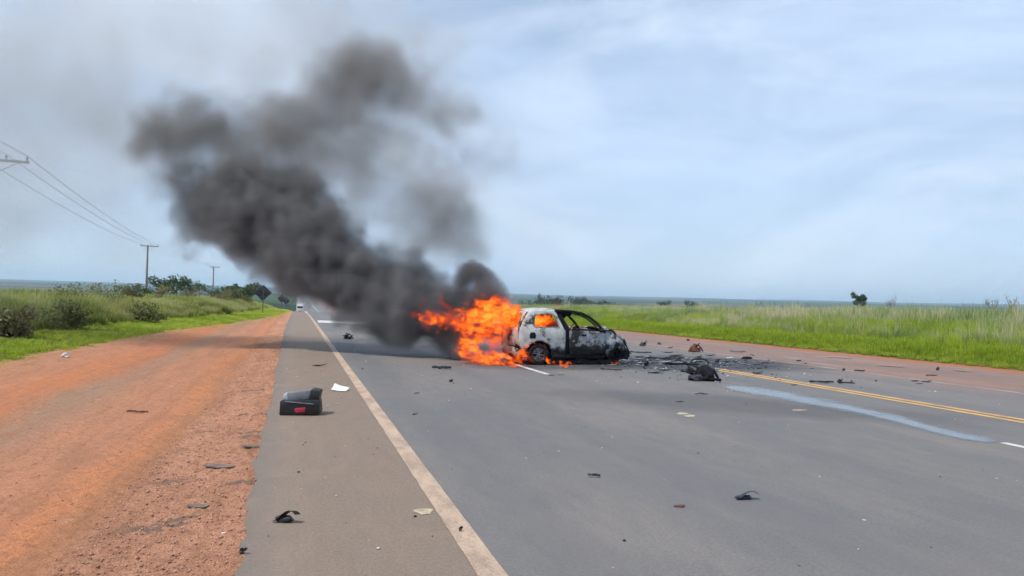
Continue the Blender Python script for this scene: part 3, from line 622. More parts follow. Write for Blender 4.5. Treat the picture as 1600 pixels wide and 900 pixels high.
road_sign(440.5, 138, 466.5, .82, 'small distant diamond sign back, left one of the far pair', .1)
road_sign(447.5, 160, 470.5, .80, 'small distant diamond sign back, right one of the far pair', -.1)
# truck down in the dip
tx = Vector((.95, 285, float(road_z(285)))); t = empty('truck', tx); tag(t, 'distant white truck coming up the road out of the dip', 'truck')
WHT = flat('truck_white', (.72, .72, .70), .4, .4); DKG = flat('dark_glass', (.03, .035, .04), .15, .5); TRED = flat('truck_red', (.32, .06, .045), .5, .4); CRG = flat('cargo_grey', (.42, .43, .44), .6); RUB = flat('rubber', (.02, .02, .02), .9, .2)
def part(nm, mat, par, *boxes, bev=.04):
    bm = bmesh.new()
    for c, s_ in boxes: bx(bm, c, s_, bev=bev)
    return bm_obj(nm, bm, mat, par, True, 35)
cab = part('cab', WHT, t, ((0, 0, 1.75), (2.4, 1.7, 2.1)), ((0, .15, 3.05), (2.2, 1.3, .6))); part('windscreen', DKG, cab, ((0, -.86, 2.25), (2.1, .04, .75)), bev=.01)
part('bumper', TRED, t, ((0, -.9, .6), (2.45, .3, .6))); part('cargo_box', CRG, t, ((0, 5.0, 2.3), (2.5, 7.6, 2.7)))
for sx in (-.85, .85): part('headlight', flat('lamp_glass', (.7, .7, .65), .2), t, ((sx, -1.07, .75), (.35, .05, .2)), bev=.01)
for sx in (-1.05, 1.05):
    for sy in (.2, 6.2):
        bm = bmesh.new(); bmesh.ops.create_cone(bm, cap_ends=True, segments=20, radius1=.5, radius2=.5, depth=.3, matrix=Matrix.Translation((sx, sy, .5)) @ Matrix.Rotation(R(90), 4, 'Y')); wl = bm_obj('wheel', bm, RUB, t)
# ------------------------------------------------------------------ the burning car
# car axes: x forward from the rear axle, y to the car's left, z up; its right side faces the camera
def burnt_mat(name, soot_z, soot_amt, white=(.56, .57, .56), front=9.0):
    """scorched white paint: bare chalky primer, grey heat bloom, soot tongues, rust"""
    M = Mat(name, .85, .2); x, y, z = M.xyz()
    a = M.noise(3.2, 7, .68); b = M.noise(13, 6, .65); c = M.noise(45, 4, .6)
    col = M.mix(M.rng(a, .35, .65), white, tuple(q*.66 for q in white))
    col = M.mix(M.rng(b, .50, .72, 0, .45), col, (.30, .29, .26))
    col = M.mix(M.rng(M.noise(7, 5, .6), .60, .70, 0, .55), col, (.25, .20, .13))
    lo = M.rng(M.math('ADD', z, M.math('MULTIPLY', M.math('SUBTRACT', a, .5), .75)), soot_z+.10, soot_z-.06, smooth=True)
    big = M.noise(1.7, 5, .6)
    sp = M.math('MULTIPLY', M.rng(M.math('ADD', M.math('MULTIPLY', big, .85), M.math('MULTIPLY', b, .36)), .75-.16*soot_amt, .82-.16*soot_amt), .95)
    fr = M.rng(M.math('ADD', x, M.math('MULTIPLY', M.math('SUBTRACT', b, .5), .5)), front-.12, front+.12)
    k = M.math('MAXIMUM', lo, sp)
    k = M.math('MAXIMUM', k, fr)
    col = M.mix(k, col, M.mix(M.rng(c, .3, .7), (.007, .008, .010), (.028, .028, .030)))
    M.color(col); M.rough(M.rng(c, .3, .7, .65, .95)); M.bump(M.math('ADD', M.math('MULTIPLY', a, 2.0), b), .5, .02); return M.m
B_SIDE = burnt_mat('scorched_white_paint', .42, .50, (.58, .59, .57)); B_DOOR = burnt_mat('scorched_grey_door_paint', .50, .95, (.38, .40, .43))
B_FRONT = burnt_mat('scorched_front_paint', .42, .88, (.46, .47, .50)); B_ROOF = burnt_mat('scorched_roof_paint', -1, .55, (.55, .56, .55), .52)
B_TAIL = burnt_mat('scorched_tailgate_paint', .30, .75, (.52, .52, .50))
CHAR = flat('charred_black', (.014, .015, .017), .9, .15, var=.5, scale=20); RUST = flat('burnt_steel', (.10, .065, .05), .85, .2, var=.5, scale=14)
ASHY = flat('ashen_grey', (.20, .20, .21), .9, .1, var=.5, scale=16); PINK = flat('scorched_seat_foam', (.36, .20, .17), .95, .05, var=.4, scale=9)
TYRE = flat('scorched_tyre', (.016, .017, .018), .9, .2, var=.4, scale=18); RIM = flat('sooty_alloy', (.22, .22, .21), .5, .5, .6, var=.4, scale=18)

car = empty('burning_car', (6.08, 19.28, 0), R(4.0)); tag(car, 'burnt out white three door hatchback with a crushed nose, on fire across the lane', 'car')
def halfw(x, z):
    w_ = np.interp(z, [0, .2, .45, .75, .93, 1.2, 1.45], [.74, .77, .79, .80, .785, .70, .60])
    return w_ - .10*np.clip((-x-.10)/.45, 0, 1)**2 - .10*np.clip((x-2.0)/.65, 0, 1)**1.5
def inside(p, poly):
    x, y = p; c = False; j = len(poly)-1
    for i in range(len(poly)):
        if (poly[i][1] > y) != (poly[j][1] > y) and x < (poly[j][0]-poly[i][0])*(y-poly[i][1])/(poly[j][1]-poly[i][1])+poly[i][0]: c = not c
        j = i
    return c
def dense(poly, step):
    out = []
    for i in range(len(poly)):
        a, b = Vector(poly[i]), Vector(poly[(i+1) % len(poly)]); k = max(1, int((b-a).length/step))
        out += [tuple(a.lerp(b, t/k)) for t in range(k)]
    return out
def panel(name, outline, holes, mat, parent, fmap, step=.06, thick=.022, dent=.0, seed=0):
    """flat outline with holes -> triangulated sheet -> mapped onto the body surface, given thickness"""
    o = dense(outline, step); hs = [dense(h, step) for h in holes]; vs_ = [Vector(p) for p in o]; es = [(i, (i+1) % len(o)) for i in range(len(o))]
    for h in hs:
        b = len(vs_); vs_ += [Vector(p) for p in h]; es += [(b+i, b+(i+1) % len(h)) for i in range(len(h))]
    xs = [p[0] for p in o]; zs = [p[1] for p in o]; r = random.Random(seed); gx = min(xs)+step*.5
    while gx < max(xs):
        gz = min(zs)+step*.5
        while gz < max(zs):
            p = (gx+r.uniform(-.2, .2)*step, gz+r.uniform(-.2, .2)*step)
            if inside(p, o) and not any(inside(p, h) for h in hs) and min((Vector(p)-v).length for v in vs_) > step*.45: vs_.append(Vector(p))
            gz += step
        gx += step
    V2, _, F2, *_ = delaunay_2d_cdt(vs_, es, [], 0, 1e-5)
    F2 = [f for f in F2 if inside((sum(V2[i].x for i in f)/3, sum(V2[i].y for i in f)/3), o) and not any(inside((sum(V2[i].x for i in f)/3, sum(V2[i].y for i in f)/3), h) for h in hs)]
    V3 = []
    for v in V2:
        d = dent*mnoise.noise(Vector((v.x*3.1+seed, v.y*3.1, seed*.37))) + dent*.5*mnoise.noise(Vector((v.x*8+seed, v.y*8, 1.3)))
        V3.append(fmap(v.x, v.y, d))
    ob = mesh_obj(name, V3, F2, mat, parent, True); ob.data.set_sharp_from_angle(angle=R(40))
    md = ob.modifiers.new('thickness', 'SOLIDIFY'); md.thickness = thick; md.offset = 0; return ob
def side(sgn): return lambda x, z, d: (x, sgn*(float(halfw(x, z))+d), z)
def arch(cx, cz, r_, a0, a1, k=12): return [(cx+r_*math.cos(R(a0+(a1-a0)*t/k)), cz+r_*math.sin(R(a0+(a1-a0)*t/k))) for t in range(k+1)]
quarter = [(-.50, .44), (-.545, .62), (-.55, .80), (-.53, .93), (-.45, 1.10), (-.34, 1.29), (-.25, 1.40), (-.10, 1.435), (.25, 1.455), (.50, 1.46), (.52, 1.42), (.58, 1.26), (.70, .97), (.745, .90), (.75, .60), (.745, .24)] + [(.42, .22)] + arch(0, .285, .36, -6, 186)[0:]
qwin = [(-.13, 1.005), (.575, 1.0), (.465, 1.31), (.30, 1.345), (.05, 1.335), (-.07, 1.29), (-.12, 1.15)]
doorp = [(.88, .915), (1.25, .915), (1.82, .895), (1.93, .84), (1.955, .60), (1.945, .30), (1.5, .25), (1.0, .25), (.90, .28), (.87, .60)]
fend = [(1.975, .93), (2.12, .925), (2.26, .86), (2.40, .73), (2.56, .55), (2.70, .38), (2.78, .24), (2.70, .15), (2.58, .20)] + arch(2.29, .20, .25, 8, 165) + [(1.965, .20), (1.97, .60)]
rail = [(.49, 1.405), (.50, 1.462), (.80, 1.462), (1.05, 1.45), (1.30, 1.405), (1.52, 1.305), (1.70, 1.165), (1.86, 1.0), (1.93, .925), (1.85, .915), (1.79, .985), (1.64, 1.13), (1.47, 1.26), (1.27, 1.352), (1.03, 1.398), (.80, 1.41)]
dframe = [(.80, .92), (.84, .92), (.66, 1.34), (.70, 1.365), (.98, 1.36), (1.22, 1.32), (1.42, 1.23), (1.60, 1.09), (1.74, .93), (1.78, .925), (1.63, 1.11), (1.44, 1.255), (1.23, 1.348), (.98, 1.388), (.68, 1.393), (.625, 1.35)]
for sg, nm in ((-1, 'near'), (1, 'far')):
    q = panel('rear_quarter_panel', quarter, [qwin], B_SIDE, car, side(sg), .055, .03, .016, 1+sg)
    panel('fuel_flap', [(-.27, .70), (-.12, .70), (-.10, .78), (-.13, .86), (-.25, .86), (-.28, .78)], [], CHAR, q, lambda x, z, d, s=sg: (x, s*(float(halfw(x, z))+.017), z), .05, .006, .0, 3) if sg < 0 else None
    panel('window_seal', [(-.145, .99), (.60, .985), (.48, 1.325), (.30, 1.36), (.04, 1.35), (-.085, 1.30), (-.135, 1.15)], [qwin], CHAR if sg > 0 else ASHY, q, lambda x, z, d, s=sg: (x, s*(float(halfw(x, z))+.012), z), .05, .014, 0, 5)
    d_ = panel('door', doorp, [], B_DOOR, car, side(sg), .055, .03, .030, 7+sg)
    panel('window_frame', dframe, [], CHAR, d_, lambda x, z, d, s=sg: (x, s*(float(halfw(x, z))-.02), z), .04, .02, .01, 8) if sg < 0 else None
    bm = bmesh.new(); bx(bm, (1.28 if sg < 0 else .95, sg*.815, .80), (.15, .03, .045), bev=.01); bm_obj('handle', bm, CHAR, d_)
    f_ = panel('front_wing', fend, [], B_FRONT, car, side(sg), .055, .022, .095, 11+sg)
    panel('roof_rail', rail, [], CHAR, car, side(sg), .05, .045, .008, 13+sg)
    panel('sill', [(.36, .20), (1.95, .20), (1.95, .30), (.40, .31)], [], CHAR, car, lambda x, z, d, s=sg: (x, s*(.755+d), z-.03), .08, .05, .02, 17)
    # melted mirror
    bm = bmesh.new(); bmesh.ops.create_icosphere(bm, subdivisions=2, radius=.09, matrix=Matrix.Translation((1.80, sg*.86, .93)) @ Matrix.Diagonal((.8, .9, .65, 1)))
    for v in bm.verts: v.co += v.normal*.02*mnoise.noise(v.co*9)
    tube(bm, [(1.80, sg*.78, .92), (1.80, sg*.86, .92)], .025, 6); bm_obj('mirror', bm, CHAR, car, True)
# dark gap behind the door: inner pillar
for sg in (-1, 1):
    panel('door_pillar', [(.70, .22), (.92, .22), (.92, .93), (.70, 1.30), (.58, 1.40), (.54, 1.38), (.68, 1.0), (.70, .9)], [], CHAR, car, lambda x, z, d, s=sg: (x, s*(float(halfw(x, z))-.05), z), .06, .03, .01, 19)
# roof
us_ = np.linspace(-.25, 1.06, 20); vv = np.linspace(-1, 1, 13); V = []
for x in us_:
    zt = np.interp(x, [-.25, -.1, .25, .5, .8, 1.06], [1.40, 1.437, 1.457, 1.462, 1.46, 1.448])
    for v in vv:
        hw_ = float(halfw(x, zt)); V.append((x + (.03*(1-v*v) if x > 1 else 0) - (.04*(1-v*v) if x < -.2 else 0), v*hw_, zt + .045*(1-v*v) - .05*max(0, x-.3)*(1-v*v)*1.2 + .018*mnoise.noise(Vector((x*3, v*2.2, 4)))))
F = [(i*13+j, (i+1)*13+j, (i+1)*13+j+1, i*13+j+1) for i in range(19) for j in range(12)]
rf = mesh_obj('roof', V, F, B_ROOF, car, True); rf.modifiers.new('t', 'SOLIDIFY').thickness = .02
# tailgate (rear face): yz outline pushed to the rear profile
def rear(y, z, d): return (float(np.interp(z, [.3, .44, .62, .80, .93, 1.10, 1.29, 1.40, 1.45], [-.52, -.52, -.565, -.57, -.55, -.47, -.36, -.27, -.2])) + .13*(abs(y)/.7)**3 - .03 + d, y, z)
tg_ = [(-.60, .48), (.60, .48), (.645, .80), (.63, .93), (.55, 1.25), (.50, 1.405), (-.50, 1.405), (-.55, 1.25), (-.63, .93), (-.645, .80)]
tw = [(-.50, .97), (.50, .97), (.44, 1.24), (.40, 1.31), (-.40, 1.31), (-.44, 1.24)]
tgp = panel('tailgate', tg_, [tw], B_TAIL, car, rear, .07, .03, .04, 23)
for sg in (-1, 1):
    bm = bmesh.new(); bx(bm, (-.49, sg*.665, .80), (.10, .11, .30), bev=.03)
    for v in bm.verts: v.co += Vector((1, .6, .5))*.02*mnoise.noise(v.co*11)
    bm_obj('tail_lamp', bm, CHAR, car, True, 50)
# half fallen rear bumper
V = []; kb = 19
for i in range(kb):
    t = i/(kb-1)*2-1; x = -.60 + .20*abs(t)**2.5 + .02*mnoise.noise(Vector((t*4, 0, 0))); y = t*.74; sag = -.10*max(0, -t) + .03*mnoise.noise(Vector((t*3, 5, 0)))
    for (dx, dz) in ((0, .50), (-.05, .42), (-.06, .34), (-.02, .24), (.05, .22)): V.append((x+dx, y, dz+sag))
F = [(i*5+j, (i+1)*5+j, (i+1)*5+j+1, i*5+j+1) for i in range(kb-1) for j in range(4)]
ob = mesh_obj('rear_bumper', V, F, burnt_mat('scorched_bumper', .25, .85, (.42, .42, .40)), car, True); ob.modifiers.new('t', 'SOLIDIFY').thickness = .02
# crumpled bonnet folding down to the crushed nose
V = []; nu, nv = 16, 15
for i in range(nu):
    a = i/(nu-1); x = 1.90 + .92*a
    for j in range(nv):
        b = j/(nv-1)*2-1; z0 = np.interp(a, [0, .2, .45, .7, 1], [.955, .95, .80, .56, .28]) + .05*(1-b*b)
        cr_ = .13*abs(mnoise.noise(Vector((a*3.0, b*2.6, 3)))) + .05*mnoise.noise(Vector((a*6, b*5, 8))); z = z0 + cr_*(a+.2)*1.3
        V.append((x + .05*mnoise.noise(Vector((a*2, b*3, 1)))*a, b*(float(halfw(x, .7))-.015), z))
F = [(i*nv+j, (i+1)*nv+j, (i+1)*nv+j+1, i*nv+j+1) for i in range(nu-1) for j in range(nv-1)]
ob = mesh_obj('bonnet', V, F, B_FRONT, car, False); ob.modifiers.new('t', 'SOLIDIFY').thickness = .015
# crushed nose: radiator panel, bumper bar, loose ducting
bm = bmesh.new()
g = bmesh.ops.create_grid(bm, x_segments=12, y_segments=5, size=.5, matrix=Matrix.Translation((2.72, 0, .28)) @ Matrix.Rotation(R(90), 4, 'Y') @ Matrix.Diagonal((.34, 1.28, 1, 1)) @ Matrix.Rotation(R(90), 4, 'Z'))
for v in bm.verts: v.co += Vector((.10, .02, .05))*mnoise.noise(v.co*4.2)
ob = bm_obj('nose_panel', bm, ASHY, car, True, 40); ob.modifiers.new('t', 'SOLIDIFY').thickness = .03
bm = bmesh.new(); tube(bm, [(2.50, -.68, .28), (2.66, -.45, .34), (2.71, 0, .29), (2.64, .4, .24), (2.5, .66, .25)], [.05, .07, .075, .07, .05], 7); bm_obj('bumper_bar', bm, CHAR, car, True)
bm = bmesh.new(); tube(bm, [(2.45, -.60, .80), (2.60, -.62, .66), (2.70, -.60, .45), (2.74, -.52, .30)], [.02, .045, .05, .03], 6); bm_obj('bent_wing_flange', bm, B_FRONT, car, True)
# cabin
bm = bmesh.new(); bx(bm, (.95, 0, .28), (2.6, 1.46, .10)); bx(bm, (1.88, 0, .58), (.06, 1.44, .62)); bx(bm, (2.25, 0, .46), (.62, .86, .34), bev=.05); bm_obj('floor_and_bulkhead', bm, CHAR, car)
bm = bmesh.new(); bmesh.ops.create_grid(bm, x_segments=30, y_segments=14, size=.5, matrix=Matrix.Translation((1.32, 0, .10)) @ Matrix.Diagonal((2.1, 1.5, 1, 1)))  # charred underbody sheet, added also as the solid black shadow beneath the car
for v in bm.verts: v.co.z += .07*mnoise.noise(v.co*5) + .03
ob = bm_obj('underbody_shade_fill', bm, CHAR, car, False); ob.modifiers.new('t', 'SOLIDIFY').thickness = .12
bm = bmesh.new(); bx(bm, (1.72, 0, .82), (.30, 1.38, .20), bev=.05)
for v in bm.verts: v.co += Vector((.05, 0, .06))*mnoise.noise(v.co*3.5)
bm_obj('dashboard', bm, CHAR, car, True, 50)
def seat(y, x, mat, w_=.46):
    s_ = empty('seat', (x, y, .44), 0, car)
    bm = bmesh.new(); bx(bm, (0, 0, .12), (.50, w_, .16), bev=.05); bm_obj('cushion', bm, mat, s_, True, 50)
    bm = bmesh.new(); bx(bm, (-.30, 0, .46), (.14, w_*.95, .62), Matrix.Rotation(R(-14), 4, 'Y'), .05)
    for v in bm.verts: v.co += Vector((.04, .02, .03))*mnoise.noise(v.co*5)
    bm_obj('backrest', bm, mat, s_, True, 50)
    bm = bmesh.new(); bx(bm, (-.40, 0, .86), (.09, w_*.5, .17), Matrix.Rotation(R(-14), 4, 'Y'), .03); bm_obj('headrest', bm, CHAR, s_, True, 50)
seat(-.36, 1.15, PINK); seat(.36, 1.15, PINK); seat(0, .25, CHAR, 1.2)
panel('sagging_headliner', [(.60, 1.43), (1.12, 1.43), (1.02, 1.30), (.92, 1.31), (.80, 1.21), (.70, 1.25), (.64, 1.20)], [], CHAR, car, lambda x, z, d: (x, -.50+d, z), .06, .02, .05, 29)
bm = bmesh.new(); tube(bm, [(1.50+.06*math.cos(k/16*6.283), .36+.17*math.sin(k/16*6.283), .92+.16*math.cos(k/16*6.283)) for k in range(17)], .014, 5); tube(bm, [(1.50, .36, .92), (1.68, .36, .84)], .02, 5); bm_obj('steering_wheel', bm, CHAR, car)
# wheels
def wheel(x, y, z, r_, squash, tilt, nm_rot=0, rim=None):
    w0 = empty('wheel', (x, y, z), 0, car); w0.rotation_euler = (tilt, 0, nm_rot); sgn = -1 if y < 0 else 1
    prof = [(.62, -.085), (.70, -.092), (.86, -.095), (.95, -.088), (1.0, -.06), (1.0, .06), (.95, .088), (.70, .092), (.62, .085)]; k = 36; V = []; F = []
    for i in range(k):
        a = 2*math.pi*i/k
        for rr_, yy in prof:
            zz = rr_*r_*math.sin(a); V.append((rr_*r_*math.cos(a), yy*(1+.35*squash*max(0, -math.sin(a))), max(zz, -r_*(1-squash*.22))))
    p = len(prof); F = [(i*p+j, ((i+1) % k)*p+j, ((i+1) % k)*p+j+1, i*p+j+1) for i in range(k) for j in range(p-1)]
    mesh_obj('tyre', V, F, TYRE, w0, True)
    bm = bmesh.new(); yo = sgn*.07; ri = r_*.64; k = 32
    rings = [[bm.verts.new((q*math.cos(2*math.pi*i/k), y_, q*math.sin(2*math.pi*i/k))) for i in range(k)] for q, y_ in ((ri, yo), (ri*.90, yo*1.05), (ri*.88, yo*.2), (0.001, yo*.2))]
    for a_, b_ in zip(rings, rings[1:]):
        for i in range(k): bm.faces.new((a_[i], a_[(i+1) % k], b_[(i+1) % k], b_[i]))
    for sidx in range(6):
        M_ = Matrix.Rotation(2*math.pi*sidx/6+.2, 4, 'Y'); bx(bm, M_ @ Vector((ri*.52, yo*.85, 0)), (ri*.82, .022, ri*.17), M_, .006)
    bmesh.ops.create_cone(bm, cap_ends=True, segments=14, radius1=ri*.24, radius2=ri*.20, depth=.03, matrix=Matrix.Translation((0, yo*.9, 0)) @ Matrix.Rotation(R(90), 4, 'X'))
    bmesh.ops.recalc_face_normals(bm, faces=bm.faces[:]); bm_obj('rim', bm, rim or RIM, w0, True, 40)
wheel(0, -.70, .285, .287, .25, 0); wheel(0, .70, .285, .287, .3, 0); wheel(2.27, -.56, .20, .25, .8, R(14), R(24), CHAR); wheel(2.27, .60, .22, .26, .6, R(-9), R(18), CHAR)
# inner wheel housings so that the arches read dark
for x, sg in ((0, -1), (0, 1), (2.27, -1), (2.27, 1)):
    V = []; k = 14
    for i in range(k+1):
        a = R(-10+200*i/k); V += [(x+.355*math.cos(a), sg*.77, .28+.355*math.sin(a)), (x+.355*math.cos(a), sg*.46, .28+.355*math.sin(a))]
    mesh_obj('wheel_housing', V, [(2*i, 2*i+1, 2*i+3, 2*i+2) for i in range(k)], CHAR, car, True)
CARM = Matrix.Translation(car.location) @ Matrix.Rotation(R(4.0), 4, 'Z')
# ------------------------------------------------------------------ things strewn over the road
BLK = flat('black_plastic', (.018, .019, .021), .45, .4, var=.4, scale=25); GREYP = flat('grey_plastic', (.16, .165, .185), .5, .4, var=.25, scale=12); REDL = flat('red_lens', (.42, .02, .05), .25, .5, var=.2)
WHT2 = flat('white_scrap', (.72, .74, .74), .6, .3, var=.1); SOOT = flat('sooty_metal', (.03, .032, .038), .7, .3, var=.6, scale=18); BLUEB = flat('blue_black_plastic', (.022, .028, .055), .35, .5, var=.4)
BRN = flat('brown_scrap', (.13, .055, .04), .8, .2, var=.4, scale=12); STONE = flat('grey_stone', (.15, .135, .125), .9, .1, var=.3); TARB = flat('broken_tar', (.175, .135, .115), .95, .1, var=.35, scale=20)
def metres(px, py, wpx): g = ground(px, py); return wpx*(g-Vector((0, 0, CAM_H))).dot(fw)/FPX
def surf(g):                                             # height of whatever surface lies under a point
    if g.x < -.3: return float(dirt_z(np.array([g.x]), np.array([g.y]))[0])
    if g.x > 14.75: return -.02-.03*min(1, g.x-14.75)
    return 0.0
def flake(bm, c, L, W, th, r, rot, lift=.0, bend=.25):
    """bent torn plate"""
    k = 9; pts = []
    for i in range(k):
        a = 2*math.pi*i/k; q = r.uniform(.65, 1.1); pts.append((math.cos(a)*L/2*q, math.sin(a)*W/2*q))
    rows = []
    for dz in (0, th):
        rows.append([])
        for x, y in pts:
            z = dz + bend*L*((x/(L/2))**2)*.25 + lift*(x/L+.5) + .1*W*r.uniform(-.3, .3)
            rows[-1].append(bm.verts.new(c + Vector((x*math.cos(rot)-y*math.sin(rot), x*math.sin(rot)+y*math.cos(rot), max(z, .002)))))
    cb = [bm.verts.new(c+Vector((0, 0, dz+.004))) for dz in (0, th)]
    for i in range(k):
        j = (i+1) % k; bm.faces.new((rows[0][j], rows[0][i], cb[0])); bm.faces.new((rows[1][i], rows[1][j], cb[1])); bm.faces.new((rows[0][i], rows[0][j], rows[1][j], rows[1][i]))
def lump(bm, c, s, r, amp=.35):
    g = bmesh.ops.create_icosphere(bm, subdivisions=2 if amp < .7 else 1, radius=1)
    o_ = Vector((r.random()*9, r.random()*9, r.random()*9))
    for v in g['verts']:
        q = 1+amp*mnoise.noise(v.co*1.8+o_)+amp*.6*mnoise.noise(v.co*4+o_); v.co = Vector((v.co.x*s[0]*q, v.co.y*s[1]*q, v.co.z*s[2]*q)) + c; v.co.z = max(v.co.z, .001)
kinds = {}
def debris(kind, px, py, wpx, hpx, mat, label, seed, cat='debris', name='wreck_fragment', group='fragments of the wreck scattered over the road', extra=()):
    r = random.Random(seed); g = ground(px, py); wm = metres(px, py, wpx); hm = metres(px, py, hpx); g.z = surf(g); rz_ = r.uniform(-.3, .3) - .28
    bm = bmesh.new(); O = Vector((0, 0, 0))
    if kind == 'flake': flake(bm, O, wm, wm*.55, max(.006, hm*.15), r, 0, hm*.35, .2)
    elif kind == 'slab': flake(bm, Vector((0, 0, .004)), wm, wm*.42, .012, r, 0, 0, 0)
    elif kind == 'strip':
        k = 9; pts = [(wm*(i/(k-1)-.5), .06*wm*math.sin(i*1.1+seed), .02+hm*.25+hm*.3*mnoise.noise(Vector((i*.5, seed, 0)))) for i in range(k)]; tube(bm, pts, [hm*.18+.006+.05*hm*math.sin(i*2.3) for i in range(k)], 5); flake(bm, Vector((wm*.25, .02, .01)), wm*.4, wm*.14, .01, r, .1, hm*.2, .1)
    elif kind == 'chunk':
        lump(bm, Vector((-wm*.12, 0, hm*.25)), (wm*.26, wm*.26, hm*.34), r, .75); lump(bm, Vector((wm*.16, wm*.05, hm*.15)), (wm*.22, wm*.2, hm*.22), r, .8)
        for q_ in range(3): flake(bm, Vector((wm*r.uniform(-.2, .3), wm*r.uniform(-.1, .1), .01+hm*.15*q_)), wm*r.uniform(.4, .7), wm*.3, .012, r, r.uniform(-.6, .6), hm*r.uniform(.2, .7), .3)
        tube(bm, [(-wm*.3, 0, .02), (-wm*.1, .02, hm*.7), (wm*.2, 0, hm*.55), (wm*.45, .02, .03)], [hm*.05+.004]*4, 5)
    elif kind == 'curl':
        k = 12; a_, b_ = [], []
        for i in range(k):
            t_ = i/(k-1); an = -.4+2.9*t_; x = -wm*.45+wm*.9*t_; z = .01+hm*.8*max(0, math.sin(an))*(.6+.4*t_)
            a_.append(bm.verts.new((x, -wm*.22*(1-.4*t_), z))); b_.append(bm.verts.new((x+.02, wm*.22*(1-.5*t_), z*.75+.01)))
        for i in range(k-1): bm.faces.new((a_[i], a_[i+1], b_[i+1], b_[i]))
        bmesh.ops.solidify(bm, geom=bm.faces[:], thickness=.008)
        lump(bm, Vector((-wm*.05, 0, hm*.18)), (wm*.36, wm*.16, hm*.24), r, .4); flake(bm, Vector((-wm*.25, 0, .01)), wm*.5, wm*.22, .01, r, .2, .0, .1)
    o = bm_obj(name, bm, mat, None, kind == 'curl', 45 if kind == 'curl' else None); o.location = g; o.rotation_euler = (0, 0, rz_); tag(o, label, cat, group); return o

# boxy black module with a red lens, on the paved shoulder
g = ground(470, 649); S_ = metres(470, 649, 62)
mod = empty('car_lamp_module', (g.x, g.y+.10, 0), R(-10)); tag(mod, 'boxy black car part with grey top and red lens on the paved shoulder', 'car part')
bm = bmesh.new(); bx(bm, (0, .02, .105), (S_*.98, .30, .20), Matrix.Rotation(R(-2), 4, 'Y'), .025)
for v in bm.verts: v.co += Vector((.012, .012, .014))*mnoise.noise(v.co*9)
bm_obj('casing', bm, BLK, mod, True, 40)
bm = bmesh.new(); bx(bm, (-.02, .07, .255), (S_*.60, .24, .12), Matrix.Rotation(R(-8), 4, 'Y'), .008); bm_obj('top_cover', bm, GREYP, mod, True, 40)
bm = bmesh.new(); bx(bm, (-S_*.36, .06, .235), (S_*.16, .2, .08), Matrix.Rotation(R(8), 4, 'Y'), .01); bm_obj('pale_tab', bm, flat('pale_plastic', (.42, .44, .48), .5), mod, True, 40)
bm = bmesh.new(); bx(bm, (S_*.35, .05, .27), (S_*.24, .26, .15), Matrix.Rotation(R(10), 4, 'Y'), .018); bm_obj('raised_end', bm, BLK, mod, True, 40)
bm = bmesh.new(); bx(bm, (.01, -.135, .075), (S_*.26, .02, .065), Matrix.Rotation(R(-6), 4, 'Y'), .008); bm_obj('red_lens', bm, REDL, mod, True, 40)
bm = bmesh.new(); bx(bm, (0, -.136, .175), (S_*.7, .016, .014), Matrix.Rotation(R(5), 4, 'Y'), .004); bm_obj('trim_strip', bm, GREYP, mod, True, 40)
# sheet of white paper curling up beside it
g = ground(531, 611); k = 10; V = []; wp = metres(531, 611, 24)
for i in range(k):
    for j in range(7):
        a, b = i/(k-1), j/6; V.append((wp*(a-.55)+.06*wp*b, wp*.9*(b-.2), .012+.30*wp*(b**2)*(1-a*.6)+.22*wp*max(0, .45-a)**1.2))
ob = mesh_obj('paper_sheet', V, [(i*7+j, (i+1)*7+j, (i+1)*7+j+1, i*7+j+1) for i in range(k-1) for j in range(6)], WHT2, None, True, (g.x, g.y, 0)); ob.rotation_euler = (0, 0, R(-14)); ob.modifiers.new('t', 'SOLIDIFY').thickness = .003
tag(ob, 'white curled sheet lying on the paved shoulder behind the black module', 'paper')
# heap of burnt mechanical parts where the front of the car came apart
g = ground(1108, 596); S_ = metres(1108, 596, 50); hp = empty('engine_wreckage', (g.x, g.y+.25, 0), R(-16)); tag(hp, 'black heap of burnt engine parts with a hoop at the start of the wet streak', 'wreckage')
r = random.Random(5); bm = bmesh.new(); lump(bm, Vector((.05, 0, .14)), (S_*.30, .26, .20), r, .45); bm_obj('engine_lump', bm, CHAR, hp, False)
bm = bmesh.new(); lump(bm, Vector((-S_*.25, -.12, .06)), (S_*.26, .18, .09), r, .5); bm_obj('melted_plastic', bm, SOOT, hp, False)
bm = bmesh.new(); tube(bm, [(-.04+.20*math.cos(a*.4488), .18+.04*math.sin(a*.4488), .37+.10*math.sin(a*.4488)) for a in range(15)], .022, 6); bm_obj('hoop', bm, SOOT, hp, True)
bm = bmesh.new(); tube(bm, [(-S_*.5, -.1, .02), (-S_*.2, -.22, .07), (S_*.2, -.24, .05), (S_*.5, -.12, .03)], [.03, .04, .04, .03], 6); bm_obj('bent_rail', bm, CHAR, hp, True)
bm = bmesh.new(); tube(bm, [(S_*.1, .1, .3), (S_*.34, .05, .24), (S_*.48, 0, .05)], [.03, .035, .03], 6); bm_obj('strut', bm, SOOT, hp, True)
for k in range(5):
    bm = bmesh.new(); flake(bm, Vector((r.uniform(-.4, .4)*S_, r.uniform(-.25, .2), r.uniform(.02, .18))), .34, .2, .012, r, r.uniform(0, 3), .1, .4); bm_obj('torn_plate', bm, ASHY if k == 1 else CHAR, hp)

